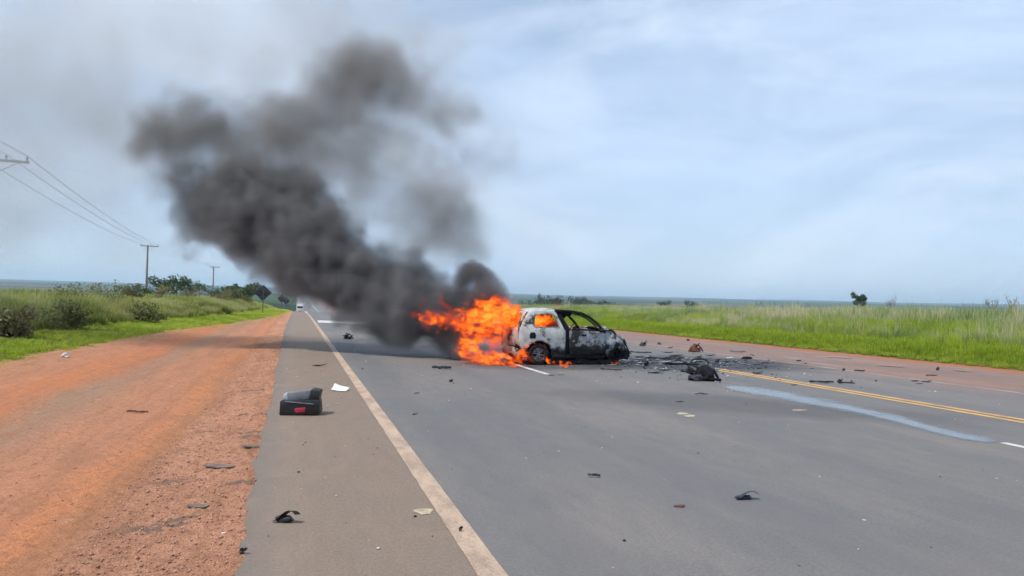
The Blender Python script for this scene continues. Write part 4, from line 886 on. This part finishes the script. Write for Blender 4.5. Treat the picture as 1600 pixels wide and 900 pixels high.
D = debris
D('curl', 446, 816, 42, 26, BLK, 'small curled black plastic piece low on the shoulder, nearest to the camera', 1)
D('flake', 498, 572, 23, 6, BLK, 'flat black shard on the shoulder left of the edge line', 2)
D('chunk', 543, 530, 20, 14, SOOT, 'jagged black chunk in the left lane within the smoke shadow', 3)
D('strip', 690, 577, 30, 9, BLK, 'black bar and plate on the road just left of the flames', 4)
D('chunk', 704, 597, 8, 5, SOOT, 'small dark lump below the left end of the fire', 5)
D('flake', 651, 615, 9, 4, SOOT, 'small dark chip in the left lane right of the white sheet', 6)
D('flake', 648, 648, 11, 5, SOOT, 'dark chip in the left lane level with the black module', 7)
D('strip', 928, 746, 19, 5, BLK, 'short black sliver in the middle of the near lane', 8)
D('flake', 1062, 792, 20, 5, BRN, 'thin brown black sliver near the bottom centre right', 9)
D('curl', 1165, 780, 38, 16, BLUEB, 'pointed blue black crumpled scrap alone in the near lane', 10)
D('chunk', 1087, 550, 26, 18, BRN, 'reddish brown torn part at the edge of the red shoulder beyond the soot', 11)
D('curl', 1168, 561, 23, 10, BLK, 'black arched piece right of the soot patch near the red shoulder', 12)
D('strip', 1153, 549, 24, 6, GREYP, 'grey bar on the red shoulder behind the black arched piece', 13)
D('flake', 1140, 560, 11, 4, WHT2, 'small white scrap left of the black arched piece', 14)
D('chunk', 1004, 541, 14, 9, SOOT, 'dark lump beyond the nose of the car, first of the far row', 15)
D('chunk', 1030, 537, 8, 5, BRN, 'small brown lump on the red shoulder, second of the far row', 16)
D('flake', 1047, 544, 10, 4, BRN, 'flat dark chip, third of the far row beyond the soot', 17)
D('chunk', 1075, 531, 7, 4, SOOT, 'tiny dark lump by the far grass edge', 18)
D('strip', 1284, 599, 40, 6, BLK, 'long thin black strip just beyond the yellow lines', 19)
D('chunk', 1312, 599, 11, 9, BLK, 'upright black lump at the end of the long strip', 20)
D('strip', 1325, 600, 20, 4, SOOT, 'short dark strip right of the upright black lump', 21)
D('flake', 1248, 562, 13, 5, BLK, 'black chip on the red shoulder above the long strip, farther one', 22)
D('flake', 1257, 568, 9, 4, BRN, 'brown chip on the red shoulder above the long strip, nearer one', 23)
D('strip', 1343, 581, 18, 4, SOOT, 'dark sliver along the faint far edge line', 24)
D('chunk', 1318, 579, 6, 4, SOOT, 'tiny lump left of the sliver on the far edge line', 25)
D('flake', 1430, 596, 13, 5, BLK, 'black chip right of the long strip, left of a close pair', 26)
D('flake', 1448, 597, 17, 4, BLK, 'flat black chip, right one of a close pair', 27)
D('flake', 1437, 600, 11, 3, SOOT, 'low dark chip in front of the close pair', 28)
D('strip', 1455, 585, 18, 3, BRN, 'brown sliver on the red shoulder at the far right', 29)
D('chunk', 1465, 576, 7, 6, SOOT, 'small dark lump near the grass at the far right', 30)
D('strip', 955, 579, 34, 3, SOOT, 'thin dark strip on the road in front of the car door', 31)
D('flake', 862, 587, 12, 3, SOOT, 'small dark flake at the end of the white dash by the rear wheel', 32)
D('flake', 877, 586, 12, 4, ASHY, 'grey flake right of the white dash by the rear wheel', 33)
D('strip', 1096, 617, 20, 6, GREYP, 'grey twisted scrap below the engine heap', 34)
D('flake', 1062, 628, 12, 3, SOOT, 'thin dark flake left of the cream scuffs', 35)
D('flake', 1241, 602, 10, 3, SOOT, 'dark flake left of the long strip by the yellow lines', 36)
D('strip', 1183, 585, 14, 4, BLK, 'small black sliver touching the yellow lines', 37)
for i, (k_, x_, y_, w_, h_, m_, lb) in enumerate([('strip', 1025, 561, 64, 5, SOOT, 'long dark bar across the far side of the soot patch'), ('strip', 1062, 571, 46, 7, CHAR, 'broad black bar in the middle of the soot patch'), ('chunk', 1010, 571, 10, 9, CHAR, 'black lump in the soot just off the crushed nose'), ('flake', 1036, 567, 30, 5, ASHY, 'ashen plate in the soot right of the black lump'), ('flake', 1056, 557, 28, 6, SOOT, 'dark plate at the far edge of the soot patch'), ('chunk', 1091, 562, 14, 8, SOOT, 'dark lump behind the engine heap'), ('flake', 1080, 566, 24, 5, ASHY, 'pale ash plate behind the engine heap'), ('flake', 1040, 579, 20, 5, SOOT, 'dark flake at the near edge of the soot patch'), ('flake', 1022, 583, 24, 4, CHAR, 'black flake nearest the camera in the soot patch'), ('strip', 1075, 583, 22, 6, CHAR, 'black bar leaning at the left of the engine heap'), ('flake', 998, 561, 24, 4, ASHY, 'grey plate right beside the crushed nose'), ('chunk', 1060, 563, 9, 5, BRN, 'brown lump amid the soot patch'), ('flake', 1110, 556, 18, 4, SOOT, 'dark chip beyond the engine heap near the red shoulder'), ('strip', 1000, 552, 36, 4, SOOT, 'thin dark bar at the far left of the soot patch'), ('flake', 1044, 551, 20, 3, SOOT, 'thin chip between the soot patch and the far row'), ('chunk', 1120, 566, 9, 5, SOOT, 'small lump right behind the engine heap')]):
    D(k_, x_, y_, w_, h_, m_, lb, 50+i)
g = ground(101, 557); o = D('chunk', 101, 557, 16, 9, WHT2, 'crumpled white litter at the edge of the left grass', 80, 'litter', 'litter', None)
D('strip', 215, 631, 32, 4, BRN, 'brown twig like strip lying on the red dirt', 81, 'debris', 'twig', None)
D('flake', 76, 890, 34, 10, STONE, 'flat grey stone at the bottom left on the dirt', 82, 'stone', 'stone', None)
D('chunk', 379, 866, 11, 10, BLK, 'black stone at the asphalt edge near the bottom', 83, 'stone', 'stone', None)
D('flake', 349, 822, 8, 4, WHT2, 'small white scrap on the gravel strip', 84, 'litter', 'litter', None)
D('chunk', 719, 831, 6, 7, BLK, 'small black lump on the cream edge line', 85, 'debris')
for i, (x_, y_, w_, h_, lb) in enumerate([(310, 779, 44, 8, 'grey tar slab on the gravel strip, nearest of three'), (345, 722, 60, 8, 'long grey tar slab on the gravel strip, middle of three'), (395, 690, 40, 7, 'short grey tar slab at the asphalt edge, farthest of three')]):
    D('slab', x_, y_, w_, h_, TARB, lb, 90+i, 'tar slab', 'tar_slab', 'broken tar slabs on the gravel strip')
# crumbs of glass and plastic too small to tell apart
NC = 900; cx_ = 9.6+rng.normal(0, 1.5, NC); cy_ = 17.8+rng.normal(0, 1.7, NC); far_ = rng.random(NC) < .3; cx_[far_] = rng.uniform(1.2, 14, far_.sum()); cy_[far_] = rng.uniform(3.5, 24, far_.sum()); far2 = rng.random(NC) < .06; cx_[far2] = rng.uniform(-.2, 1, far2.sum()); cy_[far2] = rng.uniform(3.5, 20, far2.sum())
V, F = rock_mesh(NC, np.stack([cx_, cy_, np.full(NC, .004)], 1), .006+.028*rng.random(NC)**3*np.where(cy_ > 12, 1.3, .45), 9)
Mc = Mat('crumbs', .6, .3); Mc.color(Mc.mix(Mc.rng(Mc.noise(1.9, 2), .50, .54), (.02, .02, .022), (.55, .54, .52))); tag(np_obj('debris_crumbs', V, F, Mc.m), 'crumbs of glass and plastic strewn round the wreck', 'debris', kind='stuff')

# flat scraps of ash and burnt trim lying in the soot (one mass)
r = random.Random(77); bm = bmesh.new()
for k in range(260):
    ex, ey = FX.x+.15+r.gauss(0, 1.35), FX.y+r.gauss(0, 1.0)
    flake(bm, Vector((ex, ey, .004)), r.uniform(.06, .34), r.uniform(.04, .12), .006, r, r.uniform(-.5, .5), r.uniform(0, .03), .05)
MA_ = Mat('ash_and_trim', .9, .1); MA_.color(MA_.mix(MA_.rng(MA_.noise(2.3, 3), .50, .56), (.018, .019, .022), (.27, .28, .30))); tag(bm_obj('ash_litter', bm, MA_.m), 'ash and scraps of burnt trim in the soot beside the crushed nose', 'ash', kind='stuff')

# ------------------------------------------------------------------ haze over the plain
bm = bmesh.new(); bx(bm, (0, 0, 66), (15600, 15600, 172)); hz = bm_obj('haze', bm); tag(hz, 'thin blue haze lying over the plain', 'haze', kind='stuff')
hm_ = bpy.data.materials.new('haze_air'); hm_.use_nodes = True; t_ = hm_.node_tree; t_.nodes.remove(t_.nodes['Principled BSDF']); v_ = t_.nodes.new('ShaderNodeVolumePrincipled')
v_.inputs['Color'].default_value = (.62, .82, 1.0, 1); v_.inputs['Density'].default_value = .00019; v_.inputs['Anisotropy'].default_value = .2; t_.links.new(v_.outputs[0], t_.nodes['Material Output'].inputs['Volume']); hz.data.materials.append(hm_)
# ------------------------------------------------------------------ smoke and fire (density grids made here, turned into fog volumes by geometry nodes)
def spectral(shape, vox, L, p, seed, stretch=(1, 1, 1)):
    """smooth random field: power falls off for details finer than L metres"""
    r = np.random.default_rng(seed); k = [np.fft.fftfreq(n_, vox)*st for n_, st in zip(shape[:2], stretch)] + [np.fft.rfftfreq(shape[2], vox)*stretch[2]]
    K = np.sqrt(k[0][:, None, None]**2 + k[1][None, :, None]**2 + k[2][None, None, :]**2)
    f = np.fft.irfftn(np.fft.rfftn(r.standard_normal(shape)) * (1+(K*L)**2)**(-p/2), s=shape, axes=(0, 1, 2)); f -= f.mean(); return (f/f.std()).astype(np.float32)
def puff_field(lo, vox, shape, puffs, warp, warp_L, seed, power=1.6):
    g = [np.float32(lo[d]) + np.arange(shape[d], dtype=np.float32)*np.float32(vox) for d in range(3)]
    W = [spectral(shape, vox, warp_L, 3.0, seed+d)*warp for d in range(3)]
    S = np.zeros(shape, np.float32)
    for (c, rad, wt) in puffs:
        m_ = rad*1.0 + warp*3.0; sl_ = []
        for d in range(3):
            a = int(max(0, (c[d]-m_-lo[d])/vox)); b = int(min(shape[d], (c[d]+m_-lo[d])/vox+2)); sl_.append(slice(a, max(a, b)))
        X_ = g[0][sl_[0]][:, None, None]+W[0][tuple(sl_)]-c[0]; Y_ = g[1][sl_[1]][None, :, None]+W[1][tuple(sl_)]-c[1]; Z_ = g[2][sl_[2]][None, None, :]+W[2][tuple(sl_)]-c[2]
        q = np.clip(1-(X_*X_+Y_*Y_+Z_*Z_)/(rad*rad), 0, 1)**power*wt
        S[tuple(sl_)] = S[tuple(sl_)] + q
    return S
def fog(name, lo, vox, D, mat, label, cat, parent=None, iso=None, iso_mat=None):
    nx, ny, nz = D.shape; I, J, K = np.meshgrid(np.arange(nx), np.arange(ny), np.arange(nz), indexing='ij')
    P_ = np.stack([I, J, K], -1).reshape(-1, 3).astype(np.float32)*np.float32(vox) + np.array(lo, np.float32)
    me = bpy.data.meshes.new(name); me.vertices.add(len(P_)); me.vertices.foreach_set('co', P_.ravel())
    a = me.attributes.new('dens', 'FLOAT', 'POINT'); a.data.foreach_set('value', D.astype(np.float32).ravel()); me.materials.append(mat if iso is None else iso_mat)
    o = bpy.data.objects.new(name, me); C.objects.link(o)
    if parent: o.parent = parent
    else: tag(o, label, cat, kind='stuff')
    g = bpy.data.node_groups.new(name+'_fog', 'GeometryNodeTree')
    g.interface.new_socket('Geometry', in_out='INPUT', socket_type='NodeSocketGeometry'); g.interface.new_socket('Geometry', in_out='OUTPUT', socket_type='NodeSocketGeometry')
    nd = g.nodes.new; gi, go = nd('NodeGroupInput'), nd('NodeGroupOutput')
    vc = nd('GeometryNodeVolumeCube'); hi = [lo[d]+(D.shape[d]-1)*vox for d in range(3)]
    vc.inputs['Min'].default_value = lo; vc.inputs['Max'].default_value = hi
    for ax, q in zip('XYZ', D.shape): vc.inputs['Resolution '+ax].default_value = q
    pos = nd('GeometryNodeInputPosition'); sub = nd('ShaderNodeVectorMath'); sub.operation = 'SUBTRACT'; sub.inputs[1].default_value = lo
    dv = nd('ShaderNodeVectorMath'); dv.operation = 'SCALE'; dv.inputs['Scale'].default_value = 1/vox; sx = nd('ShaderNodeSeparateXYZ')
    g.links.new(pos.outputs[0], sub.inputs[0]); g.links.new(sub.outputs[0], dv.inputs[0]); g.links.new(dv.outputs[0], sx.inputs[0])
    def mth(op, a_, b_):
        x = nd('ShaderNodeMath'); x.operation = op
        for s_, v_ in zip(x.inputs, (a_, b_)):
            if isinstance(v_, (int, float)): s_.default_value = v_
            else: g.links.new(v_, s_)
        return x.outputs[0]
    ix, iy, iz = [mth('ROUND', sx.outputs[d], 0) for d in range(3)]
    idx = mth('ADD', mth('ADD', mth('MULTIPLY', mth('ADD', mth('MULTIPLY', ix, ny), iy), nz), iz), .2)
    si = nd('GeometryNodeSampleIndex'); si.data_type = 'FLOAT'; si.domain = 'POINT'; at_ = nd('GeometryNodeInputNamedAttribute'); at_.data_type = 'FLOAT'; at_.inputs['Name'].default_value = 'dens'
    g.links.new(gi.outputs[0], si.inputs['Geometry']); g.links.new(at_.outputs['Attribute'], si.inputs['Value']); g.links.new(idx, si.inputs['Index'])
    g.links.new(si.outputs[0], vc.inputs['Density']); sm = nd('GeometryNodeSetMaterial'); last = vc.outputs[0]
    if iso is not None:
        vm = nd('GeometryNodeVolumeToMesh'); vm.inputs['Threshold'].default_value = iso; g.links.new(last, vm.inputs['Volume']); last = vm.outputs[0]
        ss = nd('GeometryNodeSetShadeSmooth'); g.links.new(last, ss.inputs[0]); last = ss.outputs[0]
    sm.inputs['Material'].default_value = mat if iso is None else iso_mat; g.links.new(last, sm.inputs[0]); g.links.new(sm.outputs[0], go.inputs[0])
    md = o.modifiers.new('fog', 'NODES'); md.node_group = g; return o
def smoke_mat(name, dens, col, aniso=.25):
    m_ = bpy.data.materials.new(name); m_.use_nodes = True; t_ = m_.node_tree; t_.nodes.remove(t_.nodes['Principled BSDF'])
    v = t_.nodes.new('ShaderNodeVolumePrincipled'); v.inputs['Color'].default_value = (*col, 1); v.inputs['Density'].default_value = dens; v.inputs['Anisotropy'].default_value = aniso
    t_.links.new(v.outputs[0], t_.nodes['Material Output'].inputs['Volume']); return m_

# puffs: picture column, row, radius in picture pixels, thickness; the plume leans away as it drifts left
def pf(px, py, rpx, wt, dd=0.0):
    depth = np.interp(px, [200, 420, 560, 700, 800], [24.5, 23.6, 22.4, 20.9, 20.3]) + dd + max(0, (300-py))*.004
    return (np.array(deep(px, py, depth)), rpx*depth/FPX, wt)
main = [(700, 478, 42, 3.0), (735, 455, 30, 2.2), (768, 456, 32, 3.4), (786, 466, 26, 2.8), (755, 470, 28, 2.4), (722, 448, 24, 1.6), (748, 456, 34, 2.0), (754, 446, 24, 2.6), (715, 520, 40, 3.0), (700, 540, 30, 2.2), (750, 520, 30, 2.0, .9), (775, 530, 26, 2.0, .9), (668, 520, 40, 2.2), (690, 505, 44, 2.6), (655, 485, 55, 3.2), (650, 440, 46, 2.0), (600, 470, 60, 3.2), (585, 430, 62, 2.6), (545, 455, 50, 2.4), (535, 415, 66, 2.5), (480, 385, 78, 2.4), (500, 440, 44, 1.6), (425, 365, 76, 2.1), (455, 420, 40, 1.0), (375, 335, 72, 1.9), (400, 285, 58, 1.9), (330, 325, 62, 1.5), (295, 355, 44, .9), (460, 320, 66, 1.7), (520, 350, 48, 1.3), (300, 280, 48, .8), (440, 270, 50, .9), (600, 505, 36, 1.6), (640, 515, 32, 1.6), (560, 490, 26, 1.0)]
upper = [(225, 235, 36, .9), (255, 205, 44, 1.0), (310, 235, 56, .9), (340, 190, 44, .8), (600, 290, 120, .22), (690, 240, 110, .18), (560, 60, 90, .25), (680, 100, 80, .22), (235, 212, 36, 1.1), (290, 185, 46, 1.6), (320, 205, 40, 1.2), (275, 240, 44, .9), (350, 230, 48, .8), (270, 300, 40, .5), (400, 205, 54, 1.0), (450, 190, 56, 1.1), (500, 155, 56, 1.2), (545, 115, 54, 1.4), (590, 95, 56, 1.5), (620, 130, 56, 1.3), (660, 160, 44, 1.2), (700, 172, 34, 1.2), (725, 180, 22, .8), (560, 170, 60, .7), (480, 235, 60, .6), (540, 245, 60, .45), (610, 215, 60, .16), (640, 270, 60, .12), (600, 310, 60, .14), (560, 320, 50, .3), (690, 328, 54, .95), (712, 310, 38, .7), (738, 350, 44, .55), (655, 350, 60, .6), (745, 395, 44, .35), (700, 380, 60, .35), (690, 385, 46, .50), (730, 395, 34, .35), (640, 395, 40, .6), (770, 240, 60, .22), (820, 260, 50, .16), (480, 240, 110, .30), (400, 240, 95, .40), (540, 190, 80, .35), (290, 240, 70, .3), (640, 300, 120, .12), (560, 260, 90, .16), (720, 250, 100, .07), (740, 370, 60, .12), (250, 260, 50, .3), (640, 70, 50, .3)]
def plume(rows, vox, seed, warp, wl, ero, name, mat, label):
    pfs = [pf(q_[0], q_[1], q_[2]*1.22, q_[3], q_[4] if len(q_) > 4 else 0.) for q_ in rows]; cs = np.array([p_[0] for p_ in pfs]); rs = np.array([p_[1] for p_ in pfs])[:, None]
    lo = (cs-rs).min(0)-.5; hi = (cs+rs).max(0)+.5; lo[2] = max(lo[2], .03)
    shape = tuple(int(math.ceil(v)) for v in (hi-lo)/vox)
    S = puff_field(lo, vox, shape, pfs, warp, wl, seed)
    n1 = spectral(shape, vox, 1.2, 3.6, seed+11); n2 = np.abs(spectral(shape, vox, .75, 3.6, seed+12)); n3 = np.abs(spectral(shape, vox, .30, 3.0, seed+13))
    D = S*np.clip(1+(.30 if vox < .12 else .20)*n1, .08, None) - ero*(.9*np.clip(1.1-n2, 0, 1)+.5*np.clip(.9-n3, 0, 1))*np.exp(-S*.45)
    D = np.clip(D, 0, None); D[[0, -1]] = 0; D[:, [0, -1]] = 0; D[:, :, -1] = 0
    return fog(name, tuple(float(q) for q in lo), vox, D, mat, label, 'smoke')
SM1 = smoke_mat('dark_smoke', 1.5, (.40, .40, .42)); SM2 = smoke_mat('thinning_smoke', .92, (.52, .50, .485)); SM3 = smoke_mat('veil_smoke', .14, (.80, .80, .80))
plume(main, .10, 5, .17, 1.4, .75, 'dark_smoke', SM1, 'thick black smoke pouring left from the burning car')
plume(upper, .13, 9, .15, 1.8, .26, 'thinning_smoke', SM2, 'thinner grey brown smoke curling above the dark plume')
veil = [(60, 60, 190, 1.0), (180, 120, 150, .9), (60, 250, 170, .75), (300, 40, 150, 1.0), (430, 60, 150, 1.0), (560, 40, 150, .9), (690, 60, 110, .5), (200, 330, 110, .5), (700, 230, 130, .5), (840, 330, 130, .45), (780, 400, 90, .5), (-120, 120, 220, .9), (-80, 350, 180, .6)]
plume(veil, .42, 15, .8, 3.5, .12, 'veil_smoke', SM3, 'faint grey veil of drifted smoke across the upper left sky')

# ---- fire
def fire_mat(name, strength, dens):
    m_ = bpy.data.materials.new(name); m_.use_nodes = True; t_ = m_.node_tree; t_.nodes.remove(t_.nodes['Principled BSDF'])
    at_ = t_.nodes.new('ShaderNodeAttribute'); at_.attribute_name = 'density'; rp = t_.nodes.new('ShaderNodeValToRGB'); e = rp.color_ramp.elements
    stops = [(0, (.30, .012, .0)), (.25, (.75, .05, .002)), (.55, (1.0, .105, .004)), (.85, (1.0, .20, .012)), (1, (1.0, .40, .05))]
    while len(e) < len(stops): e.new(.5)
    for i_, (p_, c_) in enumerate(stops): e[i_].position = p_; e[i_].color = (*c_, 1)
    mr = t_.nodes.new('ShaderNodeMapRange'); mr.inputs[2].default_value = 1.6; t_.links.new(at_.outputs['Fac'], mr.inputs[0]); t_.links.new(mr.outputs[0], rp.inputs[0])
    v = t_.nodes.new('ShaderNodeVolumePrincipled'); v.inputs['Color'].default_value = (.05, .03, .02, 1); v.inputs['Density'].default_value = dens
    mu = t_.nodes.new('ShaderNodeMath'); mu.operation = 'MULTIPLY'; mu.inputs[1].default_value = strength; t_.links.new(at_.outputs['Fac'], mu.inputs[0]); t_.links.new(mu.outputs[0], v.inputs['Emission Strength'])
    t_.links.new(rp.outputs[0], v.inputs['Emission Color']); t_.links.new(v.outputs[0], t_.nodes['Material Output'].inputs['Volume']); return m_
FM = fire_mat('flame', 4.0, 2.6)
MC = Mat('flame_core'); nz1 = MC.noise(2.6, 7, .66, stretch=(1.3, 1.3, .7), dist=1.6); nz2 = MC.noise(11, 5, .6, stretch=(1.2, 1.2, .6), dist=1.0)
fcol = MC.ramp(MC.math('ADD', MC.math('MULTIPLY', nz1, .8), MC.math('MULTIPLY', nz2, .2)), [(.34, (.30, .012, .0)), (.43, (.70, .05, .001)), (.50, (.95, .115, .004)), (.58, (1.0, .22, .014)), (.67, (1, .48, .07))])
em = MC.n('ShaderNodeEmission'); MC.l(fcol, em.inputs[0]); em.inputs[1].default_value = 1.1; tb = MC.n('ShaderNodeBsdfTransparent'); ms = MC.n('ShaderNodeMixShader'); MC.l(MC.rng(nz1, .40, .62, .04, .45), ms.inputs[0])
MC.l(tb.outputs[0], ms.inputs[1]); MC.l(em.outputs[0], ms.inputs[2]); MC.l(ms.outputs[0], MC.out.inputs['Surface'])
fire = empty('fire', CARM @ Vector((-.6, 0, 0))); tag(fire, 'bright orange flames engulfing the rear of the burning hatchback', 'fire')
FINV = Vector(fire.location)
def cp(x, y, z): return np.array(CARM @ Vector((x, y, z)) - FINV)
def fpx(px, py, depth, rpx, wt): return (np.array(deep(px, py, depth)-FINV), rpx*depth/FPX, wt)
rear_f = [fpx(800, 492, 19.9, 24, 1.6), fpx(778, 488, 19.7, 26, 1.6), fpx(752, 486, 19.8, 24, 1.3), (fpx(755, 505, 19.6, 30, 1.4)), fpx(728, 500, 19.8, 28, 1.3), fpx(782, 512, 19.3, 26, 1.4), fpx(700, 497, 20.2, 20, .7), fpx(682, 500, 20.2, 19, .75), fpx(665, 497, 20.2, 15, .6), fpx(692, 470, 20.0, 13, .45), fpx(657, 492, 20.1, 12, .5), fpx(735, 525, 19.5, 24, 1.3), fpx(728, 545, 19.4, 17, 1.2), fpx(740, 556, 19.3, 18, 1.4), fpx(760, 560, 19.1, 18, 1.3), fpx(782, 560, 18.95, 16, 1.3), fpx(800, 565, 18.85, 13, 1.4), fpx(770, 540, 19.2, 16, .8), fpx(785, 475, 20.1, 16, .9), fpx(765, 470, 20.1, 14, .7), fpx(745, 568, 19.2, 9, 1.3), fpx(765, 569, 18.9, 9, 1.3), fpx(790, 570, 18.75, 8, 1.3), fpx(815, 569, 18.6, 7, 1.3), fpx(812, 560, 18.75, 9, 1.0)]
low_f = [fpx(858, 566, 18.65, 8, 1.4), fpx(867, 567, 18.7, 7, 1.4), fpx(876, 568, 18.75, 6, 1.3), fpx(884, 569, 18.8, 5, 1.2), fpx(892, 569, 18.85, 4, 1.0), fpx(852, 558, 18.7, 7, .9), fpx(812, 552, 18.55, 7, 1.0), fpx(808, 560, 18.6, 8, 1.3), fpx(800, 569, 18.6, 8, 1.4), fpx(812, 570, 18.55, 7, 1.3), fpx(815, 548, 18.55, 6, .7), fpx(822, 540, 18.5, 6, .8), fpx(832, 537, 18.48, 5, .9), fpx(842, 537, 18.48, 5, .9), fpx(851, 540, 18.5, 5, .8), fpx(857, 547, 18.5, 4, .6), fpx(966, 566, 19.3, 6, .8), fpx(958, 568, 19.2, 5, .6)]
cab_f = [(cp(-.1, 0, 1.05), .42, 1.3), (cp(.25, .1, 1.10), .40, 1.3), (cp(.05, .35, 1.12), .36, 1.2), (cp(.40, -.2, 1.08), .32, 1.2), (cp(-.25, -.2, .95), .38, 1.2), (cp(.1, -.3, 1.1), .32, 1.3), (cp(.5, .2, 1.0), .25, .8)]
roof_f = [fpx(872, 481, 20.3, 9, .30), fpx(882, 480, 20.2, 7, .22), fpx(862, 478, 20.3, 7, .15)]
def flames(nm, lab, rows, vox, seed, warp, wl, ero=.25, stretch=(1, 1, .45), core=None):
    cs = np.array([r_[0] for r_ in rows]); rs = np.array([r_[1] for r_ in rows])[:, None]; lo = (cs-rs).min(0)-.15; hi = (cs+rs).max(0)+.15; lo[2] = max(lo[2], .01)
    shape = tuple(int(math.ceil(v)) for v in (hi-lo)/vox); S = puff_field(lo, vox, shape, rows, warp, wl, seed, 1.2)
    n1 = spectral(shape, vox, .40, 3.4, seed+5, stretch); n2 = np.abs(spectral(shape, vox, .20, 3.2, seed+6, stretch))
    D = np.clip(S*np.clip(1.35+.45*n1-.75*n2, .02, None) - ero, 0, 2.4); D[[0, -1]] = 0; D[:, [0, -1]] = 0; D[:, :, -1] = 0
    lo = tuple(float(q) for q in lo); o = fog(nm+'_glow', lo, vox, D, FM, lab, 'flame glow'); o.location = FINV
    if core:
        c_ = fog(nm, lo, vox, D, None, None, None, fire, core, MC.m)
        if nm == 'ground_flame': c_['kind'] = 'stuff'
flames('flame', 'soft orange fringe of the big fire behind the car', rear_f, .03, 31, .09, .45, .12, core=1.1)
flames('ground_flame', 'soft fringe of the low flames round the wheels', low_f, .022, 41, .02, .3, .12, core=.5)
flames('cabin_flame', 'glow of the fire inside the rear of the cabin', cab_f, .04, 51, .06, .4, .2, core=.7)
flames('roof_flame', 'faint thin flame licking above the roof', roof_f, .03, 61, .06, .3, .03)
